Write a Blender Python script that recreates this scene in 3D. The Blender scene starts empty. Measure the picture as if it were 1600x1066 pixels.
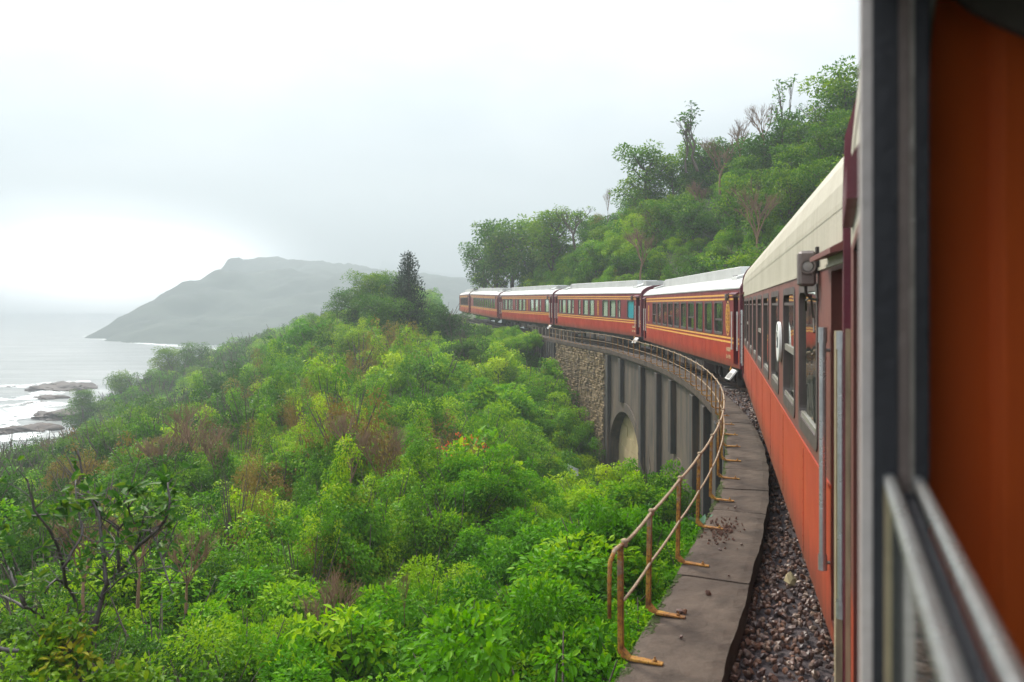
import bpy, bmesh, math, random
import numpy as np
from mathutils import Vector, Matrix
R = math.radians
rnd = random.Random(7)
NR = np.random.RandomState(11)
sc = bpy.context.scene
COL = sc.collection

# ------------------------------------------------------------------ camera, world, sun, exposure
FPX, CX, HY = 1250.0, 800.0, 478.0          # focal length / horizon in pixels of the 1600 px photograph
cam_d = bpy.data.cameras.new('camera'); cam = bpy.data.objects.new('camera', cam_d); COL.objects.link(cam)
cam.location = (0, 0, 0); cam.rotation_euler = (R(90), 0, 0)
cam_d.sensor_width = 36; cam_d.lens = FPX/1600*36; cam_d.shift_y = -(533-HY)/1600
cam_d.clip_start = 0.02; cam_d.clip_end = 8000
cam_d.dof.use_dof = True; cam_d.dof.focus_distance = 18; cam_d.dof.aperture_fstop = 2.2
sc.camera = cam
sc.view_settings.view_transform = 'Standard'; sc.view_settings.look = 'None'
sc.view_settings.gamma = 1; sc.view_settings.use_curve_mapping = False
sc.view_settings.exposure = 2.0
sc.render.engine = 'CYCLES'
try:
    sc.cycles.use_denoising = True; sc.cycles.denoiser = 'OPENIMAGEDENOISE'
    sc.cycles.max_bounces = 8; sc.cycles.transparent_max_bounces = 16; sc.cycles.volume_bounces = 1
    sc.cycles.transmission_bounces = 5; sc.cycles.sample_clamp_indirect = 6
except Exception: pass
SUN_EL, SUN_AZ = R(44), R(-34)               # azimuth measured from +Y towards +X
sdir = Vector((math.sin(SUN_AZ)*math.cos(SUN_EL), math.cos(SUN_AZ)*math.cos(SUN_EL), math.sin(SUN_EL)))
w = bpy.data.worlds.new('World'); sc.world = w; w.use_nodes = True
nt = w.node_tree; nt.nodes.clear()
def nd(nt, typ, **k):
    n = nt.nodes.new(typ)
    for a, v in k.items(): setattr(n, a, v)
    return n
def mth(nt, op, a, b=None, c=None, clamp=False):
    n = nt.nodes.new('ShaderNodeMath'); n.operation = op; n.use_clamp = clamp
    for i, v in enumerate((a, b, c)):
        if v is None: continue
        if isinstance(v, (int, float)): n.inputs[i].default_value = v
        else: nt.links.new(v, n.inputs[i])
    return n.outputs[0]
def mixc(nt, f, a, b, typ='MIX'):
    n = nt.nodes.new('ShaderNodeMix'); n.data_type = 'RGBA'; n.blend_type = typ
    for s, v in ((n.inputs[0], f), (n.inputs[6], a), (n.inputs[7], b)):
        if isinstance(v, (int, float)): s.default_value = v
        elif isinstance(v, tuple): s.default_value = v if len(v) == 4 else (*v, 1)
        else: nt.links.new(v, s)
    return n.outputs[2]
def ramp(nt, f, stops):
    n = nt.nodes.new('ShaderNodeValToRGB'); e = n.color_ramp.elements
    while len(e) < len(stops): e.new(.5)
    for i, (p, c) in enumerate(stops):
        e[i].position = p; e[i].color = (c, c, c, 1) if isinstance(c, (int, float)) else (*c, 1)
    nt.links.new(f, n.inputs[0]); return n.outputs[0]
def noise(nt, vec, scale, detail=4, rough=.55, dist=0.):
    n = nt.nodes.new('ShaderNodeTexNoise'); n.inputs['Scale'].default_value = scale
    n.inputs['Detail'].default_value = detail; n.inputs['Roughness'].default_value = rough; n.inputs['Distortion'].default_value = dist
    if vec is not None: nt.links.new(vec, n.inputs['Vector'])
    return n.outputs[0]
def mapping(nt, vec, scale=(1, 1, 1), loc=(0, 0, 0), rot=(0, 0, 0)):
    n = nt.nodes.new('ShaderNodeMapping'); n.inputs['Scale'].default_value = scale; n.inputs['Location'].default_value = loc; n.inputs['Rotation'].default_value = rot
    nt.links.new(vec, n.inputs['Vector']); return n.outputs[0]
sky = nd(nt, 'ShaderNodeTexSky', sky_type='NISHITA', sun_disc=False, sun_elevation=SUN_EL, sun_rotation=SUN_AZ)
bg1 = nd(nt, 'ShaderNodeBackground'); bg1.inputs[1].default_value = .08; nt.links.new(sky.outputs[0], bg1.inputs[0])
tc = nd(nt, 'ShaderNodeTexCoord'); gen = tc.outputs['Generated']
sep = nd(nt, 'ShaderNodeSeparateXYZ'); nt.links.new(gen, sep.inputs[0])
up = mth(nt, 'MAXIMUM', sep.outputs[2], 0.0)
# overcast luminance grows to the zenith; soft cloud masses, brighter round the veiled sun
lum = mth(nt, 'MULTIPLY_ADD', mth(nt, 'POWER', up, 1.8), 1.25, 0.19)
cl = noise(nt, mapping(nt, gen, (1.3, 1.3, 4.2), (.3, .1, .55)), 1.6, 5, .5, .35)
cl = mth(nt, 'MULTIPLY_ADD', mth(nt, 'SUBTRACT', cl, .5), 1.9, 0.97)
vm = nd(nt, 'ShaderNodeVectorMath', operation='DOT_PRODUCT'); nt.links.new(gen, vm.inputs[0]); vm.inputs[1].default_value = sdir
glow = mth(nt, 'POWER', mth(nt, 'MAXIMUM', vm.outputs['Value'], 0), 26)
lum = mth(nt, 'MULTIPLY', lum, cl)
lum = mth(nt, 'ADD', lum, mth(nt, 'MULTIPLY', glow, .5))
gd = Vector((-.455, .885, .05)).normalized()      # break in the cloud low over the sea
vg = nd(nt, 'ShaderNodeVectorMath', operation='SUBTRACT'); nt.links.new(gen, vg.inputs[0]); vg.inputs[1].default_value = gd
vg2 = nd(nt, 'ShaderNodeVectorMath', operation='MULTIPLY'); nt.links.new(vg.outputs[0], vg2.inputs[0]); vg2.inputs[1].default_value = (1, 1, 3.2)
vl = nd(nt, 'ShaderNodeVectorMath', operation='LENGTH'); nt.links.new(vg2.outputs[0], vl.inputs[0])
gap = mth(nt, 'POWER', mth(nt, 'SUBTRACT', 1.0, mth(nt, 'DIVIDE', vl.outputs['Value'], .30), clamp=True), 2.6)
gap = mth(nt, 'MULTIPLY', gap, mth(nt, 'MULTIPLY_ADD', noise(nt, mapping(nt, gen, (1, 1, 3)), 6, 3), 1.2, .4))
lum = mth(nt, 'ADD', lum, mth(nt, 'MULTIPLY', gap, 15.0))
cool = mixc(nt, mth(nt, 'MULTIPLY', mth(nt, 'SUBTRACT', cl, .82), 3.0, clamp=True), (.86, .94, 1.0), (.98, .99, 1.0))
bg2 = nd(nt, 'ShaderNodeBackground'); nt.links.new(cool, bg2.inputs[0]); nt.links.new(lum, bg2.inputs[1])
mx = nd(nt, 'ShaderNodeMixShader'); mx.inputs[0].default_value = .92
nt.links.new(bg1.outputs[0], mx.inputs[1]); nt.links.new(bg2.outputs[0], mx.inputs[2])
wo = nd(nt, 'ShaderNodeOutputWorld'); nt.links.new(mx.outputs[0], wo.inputs[0])
sun_d = bpy.data.lights.new('sun', 'SUN'); sun_d.energy = 1.5; sun_d.angle = R(10); sun_d.color = (1, .93, .80)
sun = bpy.data.objects.new('sun', sun_d); COL.objects.link(sun)
sun.rotation_euler = sdir.to_track_quat('Z', 'Y').to_euler()

# ------------------------------------------------------------------ helpers
def P(px, py, z):                             # point seen at photo pixel (px,py) at depth z
    return Vector(((px-CX)/FPX*z, z, (HY-py)/FPX*z))
def link(o, parent=None):
    COL.objects.link(o)
    if parent is not None: o.parent = parent
    return o
def tag(o, label=None, cat=None, group=None, kind=None):
    if label: o['label'] = label
    if cat: o['category'] = cat
    if group: o['group'] = group
    if kind: o['kind'] = kind
    return o
def empty(name, loc=(0, 0, 0), rot=(0, 0, 0)):
    o = bpy.data.objects.new(name, None); o.location = loc; o.rotation_euler = rot; o.empty_display_size = .2
    return link(o)
def setmats(me, m):
    for x in (m if isinstance(m, (list, tuple)) else [m]): me.materials.append(x)
def npmesh(name, V, F, m, attr=None, smooth=False, midx=None):
    V = np.asarray(V, dtype=np.float32); F = np.asarray(F, dtype=np.int32); k = F.shape[1]
    me = bpy.data.meshes.new(name); me.vertices.add(len(V)); me.vertices.foreach_set('co', V.ravel())
    me.loops.add(F.size); me.loops.foreach_set('vertex_index', F.ravel())
    me.polygons.add(len(F)); me.polygons.foreach_set('loop_start', np.arange(0, F.size, k, dtype=np.int32))
    try: me.polygons.foreach_set('loop_total', np.full(len(F), k, dtype=np.int32))
    except Exception: pass
    if smooth: me.polygons.foreach_set('use_smooth', np.ones(len(F), dtype=bool))
    setmats(me, m)
    if midx is not None: me.polygons.foreach_set('material_index', np.asarray(midx, dtype=np.int32))
    if attr is not None:
        a = me.attributes.new('tint', 'FLOAT', 'FACE'); a.data.foreach_set('value', np.asarray(attr, dtype=np.float32))
    me.update(calc_edges=True); me.validate(); return me
class MB:                                     # collects boxes, tubes, quads -> ONE mesh
    def __init__(s): s.v = []; s.f = []; s.mi = []
    def add(s, v, f, mi=0):
        b = len(s.v); s.v += [tuple(x) for x in v]; s.f += [tuple(i+b for i in q) for q in f]; s.mi += [mi]*len(f); return s
    def box(s, a, b, mi=0):
        x0, y0, z0 = a; x1, y1, z1 = b
        v = [(x0, y0, z0), (x1, y0, z0), (x1, y1, z0), (x0, y1, z0), (x0, y0, z1), (x1, y0, z1), (x1, y1, z1), (x0, y1, z1)]
        return s.add(v, [(0, 3, 2, 1), (4, 5, 6, 7), (0, 1, 5, 4), (1, 2, 6, 5), (2, 3, 7, 6), (3, 0, 4, 7)], mi)
    def hexa(s, v, mi=0):
        return s.add(v, [(0, 3, 2, 1), (4, 5, 6, 7), (0, 1, 5, 4), (1, 2, 6, 5), (2, 3, 7, 6), (3, 0, 4, 7)], mi)
    def quad(s, a, b, c, d, mi=0): return s.add([a, b, c, d], [(0, 1, 2, 3)], mi)
    def tube(s, pts, rad, n=6, mi=0, cap=True):
        pts = [Vector(p) for p in pts]; rad = rad if isinstance(rad, (list, tuple)) else [rad]*len(pts)
        V = []; F = []; ref = Vector((.31, .17, .93))
        for i, p in enumerate(pts):
            t = (pts[min(i+1, len(pts)-1)]-pts[max(i-1, 0)]).normalized()
            if abs(t.dot(ref)) > .95: ref = Vector((.93, .2, .1))
            a = t.cross(ref).normalized(); b = t.cross(a)
            for k in range(n):
                q = 2*math.pi*k/n; V.append(p+(a*math.cos(q)+b*math.sin(q))*rad[i])
        for i in range(len(pts)-1):
            for k in range(n):
                k2 = (k+1) % n; F.append((i*n+k, i*n+k2, (i+1)*n+k2, (i+1)*n+k))
        if cap: F += [tuple(range(n-1, -1, -1)), tuple(range((len(pts)-1)*n, len(pts)*n))]
        return s.add(V, F, mi)
    def lathe(s, c, axis, prof, n=16, mi=0):   # prof: (r, along axis)
        ax = Vector(axis).normalized(); t = Vector((.2, .3, .9)) if abs(ax.z) < .8 else Vector((1, 0, 0))
        a = ax.cross(t).normalized(); b = ax.cross(a); c = Vector(c); V = []; F = []
        for r, h in prof:
            for k in range(n):
                q = 2*math.pi*k/n; V.append(c+ax*h+(a*math.cos(q)+b*math.sin(q))*max(r, 1e-4))
        for i in range(len(prof)-1):
            for k in range(n): F.append((i*n+k, i*n+(k+1) % n, (i+1)*n+(k+1) % n, (i+1)*n+k))
        return s.add(V, F, mi)
    def mesh(s, name, m, smooth=False, bevel=0):
        me = bpy.data.meshes.new(name); me.from_pydata(s.v, [], s.f); setmats(me, m)
        if any(s.mi): me.polygons.foreach_set('material_index', s.mi)
        bm = bmesh.new(); bm.from_mesh(me)
        if bevel:
            bmesh.ops.bevel(bm, geom=[e for e in bm.edges if len(e.link_faces) == 2 and e.calc_face_angle(0) > .6], offset=bevel, segments=1, affect='EDGES', clamp_overlap=True)
        bmesh.ops.recalc_face_normals(bm, faces=bm.faces[:]); bm.to_mesh(me); bm.free()
        if smooth: me.polygons.foreach_set('use_smooth', [True]*len(me.polygons))
        me.update(); return me
    def build(s, name, m, parent=None, smooth=False, bevel=0):
        return link(bpy.data.objects.new(name, s.mesh(name, m, smooth, bevel)), parent)
def copy_tree(o, parent=None):
    c = o.copy(); COL.objects.link(c)
    if parent is not None: c.parent = parent
    for ch in o.children: copy_tree(ch, c)
    return c

# ------------------------------------------------------------------ materials
MATS = {}
def newmat(name):
    m = bpy.data.materials.new(name); m.use_nodes = True; MATS[name] = m; return m
def bsdf(m): return m.node_tree.nodes['Principled BSDF']
def mcoord(nt, obj=True):
    return nd(nt, 'ShaderNodeTexCoord').outputs['Object'] if obj else nd(nt, 'ShaderNodeNewGeometry').outputs['Position']
def bump(nt, h, strength, dist=.02):
    b = nd(nt, 'ShaderNodeBump'); b.inputs['Strength'].default_value = strength; b.inputs['Distance'].default_value = dist
    nt.links.new(h, b.inputs['Height']); return b.outputs[0]
def weathered(name, c1, c2, rough=.6, scale=3., streak=True, dirt=(.05, .045, .04), dirt_amt=.5, bmp=.15, metal=0., spec=.5, fine=40., coat=0., sts=9., dark2=None, skirt=False):
    """colour varied between c1 and c2 by a broad noise, vertical streaks of dirt, fine bump"""
    m = newmat(name); nt = m.node_tree; b = bsdf(m); co = mcoord(nt)
    n1 = noise(nt, co, scale, 5, .6)
    col = mixc(nt, ramp(nt, n1, [(.3, 0.), (.7, 1.)]), c1, c2)
    st = noise(nt, mapping(nt, co, (sts, sts, .06*sts) if streak else (1, 1, 1)), 1.6 if streak else scale*2.3, 5, .65)
    col = mixc(nt, mth(nt, 'MULTIPLY', ramp(nt, st, [(.48, 0.), (.78, 1.)]), dirt_amt), col, dirt)
    if dark2:
        s2 = noise(nt, mapping(nt, co, (1.1, 1.1, .16), (3, 7, 2)), 1.4, 6, .7)
        col = mixc(nt, mth(nt, 'MULTIPLY', ramp(nt, s2, [(.45, 0.), (.66, 1.)]), .85), col, dark2)
    if skirt:                                  # brake dust and rust creeping up from the lower edge
        sz = nd(nt, 'ShaderNodeSeparateXYZ'); nt.links.new(co, sz.inputs[0])
        g = mth(nt, 'SUBTRACT', mth(nt, 'MULTIPLY', noise(nt, mapping(nt, co, (5, 5, .8)), 1.5, 5, .7), .75), sz.outputs[2])
        col = mixc(nt, mth(nt, 'MULTIPLY', ramp(nt, g, [(0., 0.), (.42, 1.)]), .8), col, (.07, .035, .022))
    nf = noise(nt, co, fine, 3, .6)
    col = mixc(nt, .22, col, ramp(nt, nf, [(.25, .25), (.75, 1.)]), 'MULTIPLY')
    nt.links.new(col, b.inputs['Base Color'])
    nt.links.new(mth(nt, 'MULTIPLY_ADD', n1, .3, rough-.15), b.inputs['Roughness'])
    b.inputs['Metallic'].default_value = metal; b.inputs['Specular IOR Level'].default_value = spec
    if coat: b.inputs['Coat Weight'].default_value = coat; b.inputs['Coat Roughness'].default_value = .25
    if bmp: nt.links.new(bump(nt, mth(nt, 'ADD', nf, n1), bmp), b.inputs['Normal'])
    return m
M_red_low = weathered('red_lower_paint', (.44, .034, .012), (.34, .026, .012), .42, 1.2, dirt=(.12, .03, .02), dirt_amt=.5, bmp=.05, spec=.3, skirt=True)
M_red_up = weathered('maroon_paint', (.24, .02, .024), (.18, .016, .022), .4, 1.2, dirt=(.08, .03, .025), dirt_amt=.45, bmp=.05, spec=.3)
M_orange = weathered('orange_red_paint', (.44, .062, .022), (.36, .048, .018), .5, .9, dirt=(.16, .05, .03), dirt_amt=.5, bmp=.06, spec=.3, skirt=True)
M_brown = weathered('dull_brown_red_paint', (.20, .06, .045), (.15, .05, .04), .5, 1.2, dirt=(.09, .05, .045), dirt_amt=.5, bmp=.06)
M_cream = weathered('cream_roof_paint', (.50, .455, .36), (.42, .38, .29), .6, .8, dirt=(.26, .21, .14), dirt_amt=.55, bmp=.08)
M_white_roof = weathered('white_roof_paint', (.52, .52, .50), (.42, .42, .40), .55, .8, dirt=(.3, .29, .27), dirt_amt=.45, bmp=.08)
M_grey_roof = weathered('grey_roof_panel', (.42, .42, .4), (.33, .33, .32), .6, 1.5, dirt=(.15, .14, .12), dirt_amt=.5)
M_rim = weathered('maroon_rim', (.13, .012, .03), (.1, .012, .025), .4, 2, dirt_amt=.3)
M_yel = weathered('yellow_stripe_paint', (.80, .40, .07), (.70, .34, .06), .5, 4, dirt=(.3, .12, .04), dirt_amt=.4, bmp=0)
M_gold = weathered('gold_emblem_paint', (.72, .38, .07), (.6, .3, .06), .45, 6, dirt_amt=.2, bmp=0)
M_ltext = weathered('cream_lettering', (.72, .56, .3), (.65, .5, .28), .6, 8, dirt_amt=.2, bmp=0)
M_frame = weathered('window_frame_grey', (.085, .06, .055), (.06, .045, .042), .5, 5, dirt=(.14, .1, .08), dirt_amt=.4, bmp=.05)
M_sash = weathered('aluminium_sash', (.42, .38, .33), (.3, .28, .25), .4, 6, dirt=(.12, .1, .08), dirt_amt=.5, metal=.5)
M_rubber = weathered('black_rubber', (.012, .013, .018), (.02, .02, .026), .55, 8, dirt_amt=.1)
M_black = weathered('dark_underframe', (.025, .022, .02), (.045, .035, .028), .7, 3, dirt=(.09, .055, .03), dirt_amt=.6)
M_steel = weathered('dull_steel', (.3, .28, .26), (.2, .19, .18), .4, 6, dirt=(.12, .07, .04), dirt_amt=.5, metal=.6)
M_chrome = weathered('handrail_steel', (.55, .55, .54), (.42, .42, .42), .3, 8, dirt=(.2, .17, .14), dirt_amt=.35, metal=.75)
M_white = weathered('white_paint', (.72, .7, .66), (.6, .58, .54), .5, 5, dirt=(.3, .25, .2), dirt_amt=.4)
M_pale = weathered('pale_frame_paint', (.55, .49, .46), (.45, .41, .40), .6, 5, dirt=(.18, .14, .12), dirt_amt=.4)
M_beige = weathered('beige_rubber_fairing', (.38, .3, .18), (.25, .2, .12), .6, 5, dirt=(.06, .05, .04), dirt_amt=.8)
M_inner = weathered('interior_lining', (.1, .085, .07), (.08, .07, .06), .7, 2, dirt_amt=.2, bmp=0)
M_curt = weathered('pale_curtain', (.80, .78, .62), (.7, .7, .58), .9, 3, dirt_amt=.15)
M_teal = weathered('teal_curtain', (.2, .55, .6), (.3, .65, .66), .9, 3, dirt_amt=.15)
M_sign = weathered('sign_white', (.78, .78, .74), (.7, .7, .66), .4, 4, dirt_amt=.1, bmp=0)
M_ink = weathered('sign_ink', (.03, .05, .06), (.03, .05, .06), .6, 4, dirt_amt=0, bmp=0)
M_lampgrey = weathered('lamp_grey', (.17, .13, .115), (.13, .1, .09), .5, 8, dirt_amt=.4)
M_lens = weathered('lamp_lens', (.22, .2, .19), (.3, .28, .26), .15, 8, dirt_amt=.1, bmp=0)
M_slab = weathered('wet_concrete_slab', (.115, .086, .066), (.062, .047, .038), .85, 1.1, False, dirt=(.024, .018, .015), dirt_amt=.8, bmp=.5, fine=30, spec=.15)
M_conc = weathered('viaduct_concrete', (.12, .088, .062), (.062, .046, .035), .8, .5, True, dirt=(.21, .125, .055), dirt_amt=.55, bmp=.5, fine=14, sts=2.6, dark2=(.022, .02, .018))
M_dark_conc = weathered('near_black_concrete', (.04, .036, .033), (.022, .02, .02), .8, .7, True, dirt=(.22, .10, .035), dirt_amt=.45, bmp=.5, fine=14, sts=3.)  # near-black concrete with brown streaks, for pilasters and buttresses
M_infill = weathered('tan_masonry', (.48, .38, .2), (.36, .28, .15), .85, .6, True, dirt=(.16, .11, .05), dirt_amt=.5, bmp=.4, fine=12, sts=2.)
M_moss = weathered('moss', (.09, .12, .02), (.06, .09, .015), .95, 20, False, dirt_amt=.4, bmp=.8)
M_soil = weathered('reddish_soil', (.19, .085, .05), (.13, .06, .04), .9, 10, False, dirt=(.08, .05, .04), bmp=.8)
M_rust_rail = weathered('rail_steel', (.09, .06, .045), (.14, .09, .06), .5, 6, False, dirt=(.2, .1, .05), metal=.3)
M_sleeper = weathered('sleeper_concrete', (.16, .14, .12), (.11, .1, .085), .85, 4, False)
M_rope = weathered('grimy_cable', (.36, .27, .18), (.26, .18, .11), .8, 9, False, dirt=(.3, .15, .05), dirt_amt=.5, bmp=.6, fine=120)
M_rag = weathered('white_rag', (.6, .6, .58), (.5, .5, .5), .9, 8, False)
def rustmat():
    m = newmat('rusty_iron'); nt = m.node_tree; b = bsdf(m); co = mcoord(nt, False)
    n = noise(nt, co, 9, 6, .7); n2 = noise(nt, co, 55, 4, .7)
    col = ramp(nt, n, [(.3, (.09, .035, .012)), (.46, (.28, .115, .016)), (.60, (.40, .215, .03)), (.8, (.15, .065, .022))])
    col = mixc(nt, ramp(nt, n2, [(.5, 0.), (.62, .8)]), col, (.06, .03, .015))
    sp = nd(nt, 'ShaderNodeSeparateXYZ'); nt.links.new(nd(nt, 'ShaderNodeTexCoord').outputs['Generated'], sp.inputs[0])
    lich = mth(nt, 'MULTIPLY', ramp(nt, sp.outputs[2], [(.55, 0.), (1., .9)]), ramp(nt, noise(nt, co, 16, 4, .7), [(.45, 0.), (.6, 1.)]))
    col = mixc(nt, lich, col, (.28, .25, .2))
    nt.links.new(col, b.inputs['Base Color']); b.inputs['Roughness'].default_value = .85
    nt.links.new(bump(nt, n2, .6, .01), b.inputs['Normal']); return m
M_rust = rustmat()
def glassmat(name, tint, refl=.08, rough=.02, dirt=.12):
    m = newmat(name); nt = m.node_tree; nt.nodes.remove(bsdf(m)); out = nt.nodes['Material Output']
    tr = nd(nt, 'ShaderNodeBsdfTransparent'); tr.inputs[0].default_value = (*tint, 1)
    gl = nd(nt, 'ShaderNodeBsdfGlossy'); gl.inputs['Roughness'].default_value = rough; gl.inputs[0].default_value = (.95, 1, .97, 1)
    di = nd(nt, 'ShaderNodeBsdfDiffuse'); di.inputs[0].default_value = (.3, .3, .26, 1)
    lw = nd(nt, 'ShaderNodeLayerWeight'); lw.inputs[0].default_value = .5; frs = mth(nt, 'MULTIPLY_ADD', mth(nt, 'POWER', lw.outputs['Facing'], 5.), .9, .045)
    co = mcoord(nt); n = noise(nt, mapping(nt, co, (3, 3, .7)), 2.2, 4)
    m1 = nd(nt, 'ShaderNodeMixShader'); nt.links.new(mth(nt, 'MULTIPLY', ramp(nt, n, [(.35, .2), (.75, 1.)]), dirt), m1.inputs[0]); nt.links.new(tr.outputs[0], m1.inputs[1]); nt.links.new(di.outputs[0], m1.inputs[2])
    m2 = nd(nt, 'ShaderNodeMixShader'); nt.links.new(mth(nt, 'ADD', frs, refl, clamp=True), m2.inputs[0])
    nt.links.new(m1.outputs[0], m2.inputs[1]); nt.links.new(gl.outputs[0], m2.inputs[2]); nt.links.new(m2.outputs[0], out.inputs[0])
    b = bump(nt, noise(nt, co, 1.7, 2), .12, .02); nt.links.new(b, gl.inputs['Normal']); return m
M_glass = glassmat('coach_glass', (.86, .93, .88), .10, dirt=.06)
M_glass_teal = glassmat('teal_curtained_glass', (.45, .9, .95), .12, dirt=.1)
M_glass_near = glassmat('dusty_near_glass', (.5, .55, .5), .12, .05, .35)
def curtainmat():
    m = newmat('orange_curtain_cloth'); nt = m.node_tree; b = bsdf(m); co = mcoord(nt)
    n = noise(nt, mapping(nt, co, (6, 6, 1.5)), 2, 4)
    nt.links.new(mixc(nt, n, (.82, .135, .007), (.62, .085, .008)), b.inputs['Base Color']); b.inputs['Roughness'].default_value = .75
    return m
M_ocurt = curtainmat()
def leafmat(name, dark, mid, light, dead=None, transl=.42, rough=.45, patch=.07):
    """two-sided leaf: tint attribute per leaf, object random per plant, wide patches over the hillside"""
    m = newmat(name); nt = m.node_tree; nt.nodes.remove(bsdf(m)); out = nt.nodes['Material Output']
    at = nd(nt, 'ShaderNodeAttribute', attribute_name='tint').outputs['Fac']
    oi = nd(nt, 'ShaderNodeObjectInfo').outputs['Random']
    ps = nd(nt, 'ShaderNodeNewGeometry').outputs['Position']
    pn = noise(nt, ps, patch, 3, .6)
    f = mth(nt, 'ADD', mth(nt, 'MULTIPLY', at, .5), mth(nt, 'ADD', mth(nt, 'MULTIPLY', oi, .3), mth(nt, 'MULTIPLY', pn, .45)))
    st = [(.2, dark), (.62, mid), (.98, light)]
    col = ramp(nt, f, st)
    if dead:
        dn = mth(nt, 'ADD', mth(nt, 'MULTIPLY', noise(nt, ps, patch*2.6, 3, .6), .8), mth(nt, 'MULTIPLY', at, .25))
        col = mixc(nt, ramp(nt, dn, [(.70, 0.), (.82, .7)]), col, dead)
    pb = nd(nt, 'ShaderNodeBsdfPrincipled'); nt.links.new(col, pb.inputs['Base Color']); pb.inputs['Roughness'].default_value = rough
    pb.inputs['Specular IOR Level'].default_value = .10
    tl = nd(nt, 'ShaderNodeBsdfTranslucent'); nt.links.new(mixc(nt, 1., col, (1.25, 1.3, .7), 'MULTIPLY'), tl.inputs[0])
    mx = nd(nt, 'ShaderNodeMixShader'); mx.inputs[0].default_value = transl
    nt.links.new(pb.outputs[0], mx.inputs[1]); nt.links.new(tl.outputs[0], mx.inputs[2]); nt.links.new(mx.outputs[0], out.inputs[0])
    return m
ML_broad = leafmat('leaf_broad', (.014, .074, .001), (.080, .240, .001), (.29, .43, .003))
ML_small = leafmat('leaf_small', (.015, .064, .001), (.082, .220, .001), (.28, .40, .004), dead=(.17, .13, .03))
ML_vine = leafmat('leaf_vine', (.016, .076, .001), (.100, .255, .001), (.34, .44, .003), dead=(.2, .15, .03))
ML_scrub = leafmat('leaf_dark_scrub', (.009, .036, .004), (.032, .098, .006), (.10, .19, .008), dead=(.12, .085, .03))  # leaves of a darker green scrub species
ML_dry = leafmat('leaf_dry', (.09, .06, .015), (.20, .13, .03), (.19, .19, .03), transl=.3, rough=.6)
ML_tree = leafmat('leaf_tree', (.010, .044, .003), (.052, .145, .004), (.19, .28, .006), dead=(.13, .10, .03))
ML_dark = leafmat('leaf_conifer', (.006, .018, .008), (.010, .028, .010), (.02, .042, .014), transl=.1)
ML_hero = leafmat('leaf_foreground', (.014, .05, .008), (.04, .12, .012), (.2, .26, .02))
ML_flower = leafmat('red_blossom', (.5, .06, .02), (.6, .09, .03), (.6, .16, .05), transl=.3)
M_bark = weathered('bark', (.10, .075, .055), (.06, .045, .035), .9, 5, True, dirt=(.16, .14, .11), dirt_amt=.5, bmp=.6)
M_twig = weathered('dry_twig', (.25, .145, .08), (.15, .09, .052), .9, 5, False, dirt_amt=.3)
M_wetbark = weathered('dark_wet_bark', (.04, .03, .027), (.025, .02, .018), .6, 8, False, dirt=(.1, .08, .06), dirt_amt=.4)
def groundmat():
    m = newmat('undergrowth_ground'); nt = m.node_tree; b = bsdf(m); co = mcoord(nt, False)
    n = noise(nt, co, .5, 6, .65)
    nt.links.new(ramp(nt, n, [(.3, (.018, .03, .008)), (.55, (.035, .05, .012)), (.75, (.07, .05, .025))]), b.inputs['Base Color'])
    b.inputs['Roughness'].default_value = .95; nt.links.new(bump(nt, noise(nt, co, 3, 6, .7), .8, .2), b.inputs['Normal']); return m
M_ground = groundmat()
def seamat():
    m = newmat('grey_sea_water'); nt = m.node_tree; b = bsdf(m); co = mcoord(nt, False)
    wv = noise(nt, mapping(nt, co, (.02, .085, 1)), 1.0, 5, .6, .4)
    wf = noise(nt, mapping(nt, co, (.25, .6, 1)), 1., 4, .65)
    col = mixc(nt, ramp(nt, wv, [(.35, 0.), (.7, 1.)]), (.05, .065, .07), (.19, .20, .195))
    cap = mth(nt, 'MULTIPLY', ramp(nt, wv, [(.60, 0.), (.74, 1.)]), ramp(nt, wf, [(.5, 0.), (.66, 1.)]))
    col = mixc(nt, cap, col, (.6, .62, .6))
    nt.links.new(col, b.inputs['Base Color']); b.inputs['Roughness'].default_value = .3
    nt.links.new(bump(nt, mth(nt, 'ADD', wv, mth(nt, 'MULTIPLY', wf, .35)), .6, 1.2), b.inputs['Normal']); return m
M_sea = seamat()
def foammat():
    m = newmat('white_surf'); nt = m.node_tree; b = bsdf(m); co = mcoord(nt, False)
    n = noise(nt, co, .35, 6, .7)
    nt.links.new(ramp(nt, n, [(.3, (.55, .57, .56)), (.6, (.85, .86, .85))]), b.inputs['Base Color']); b.inputs['Roughness'].default_value = .9
    nt.links.new(ramp(nt, noise(nt, co, .55, 6, .75), [(.40, 0.), (.52, 1.)]), b.inputs['Alpha'])
    nt.links.new(bump(nt, n, .8, .5), b.inputs['Normal']); return m
M_foam = foammat()
M_rock = weathered('coastal_rock', (.085, .06, .052), (.045, .036, .034), .8, .25, False, dirt=(.12, .065, .04), dirt_amt=.5, bmp=.8, fine=1.2)
M_head = weathered('headland_forest', (.035, .055, .035), (.02, .035, .025), .95, .03, False, dirt=(.06, .06, .05), bmp=.8, fine=.25)
def stonemat(name, cs):
    m = newmat(name); nt = m.node_tree; b = bsdf(m); oi = nd(nt, 'ShaderNodeObjectInfo').outputs['Random']; co = mcoord(nt)
    col = ramp(nt, oi, [(i/(len(cs)-1), c) for i, c in enumerate(cs)])
    col = mixc(nt, .5, col, ramp(nt, noise(nt, co, 3, 4, .7), [(.3, .45), (.7, 1.2)]), 'MULTIPLY')
    nt.links.new(col, b.inputs['Base Color']); b.inputs['Roughness'].default_value = .5; return m
M_ball = stonemat('ballast_stone', [(.066, .036, .03), (.12, .06, .042), (.05, .034, .036), (.18, .08, .042), (.085, .05, .046), (.22, .15, .11), (.14, .056, .03), (.07, .044, .04)])
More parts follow.
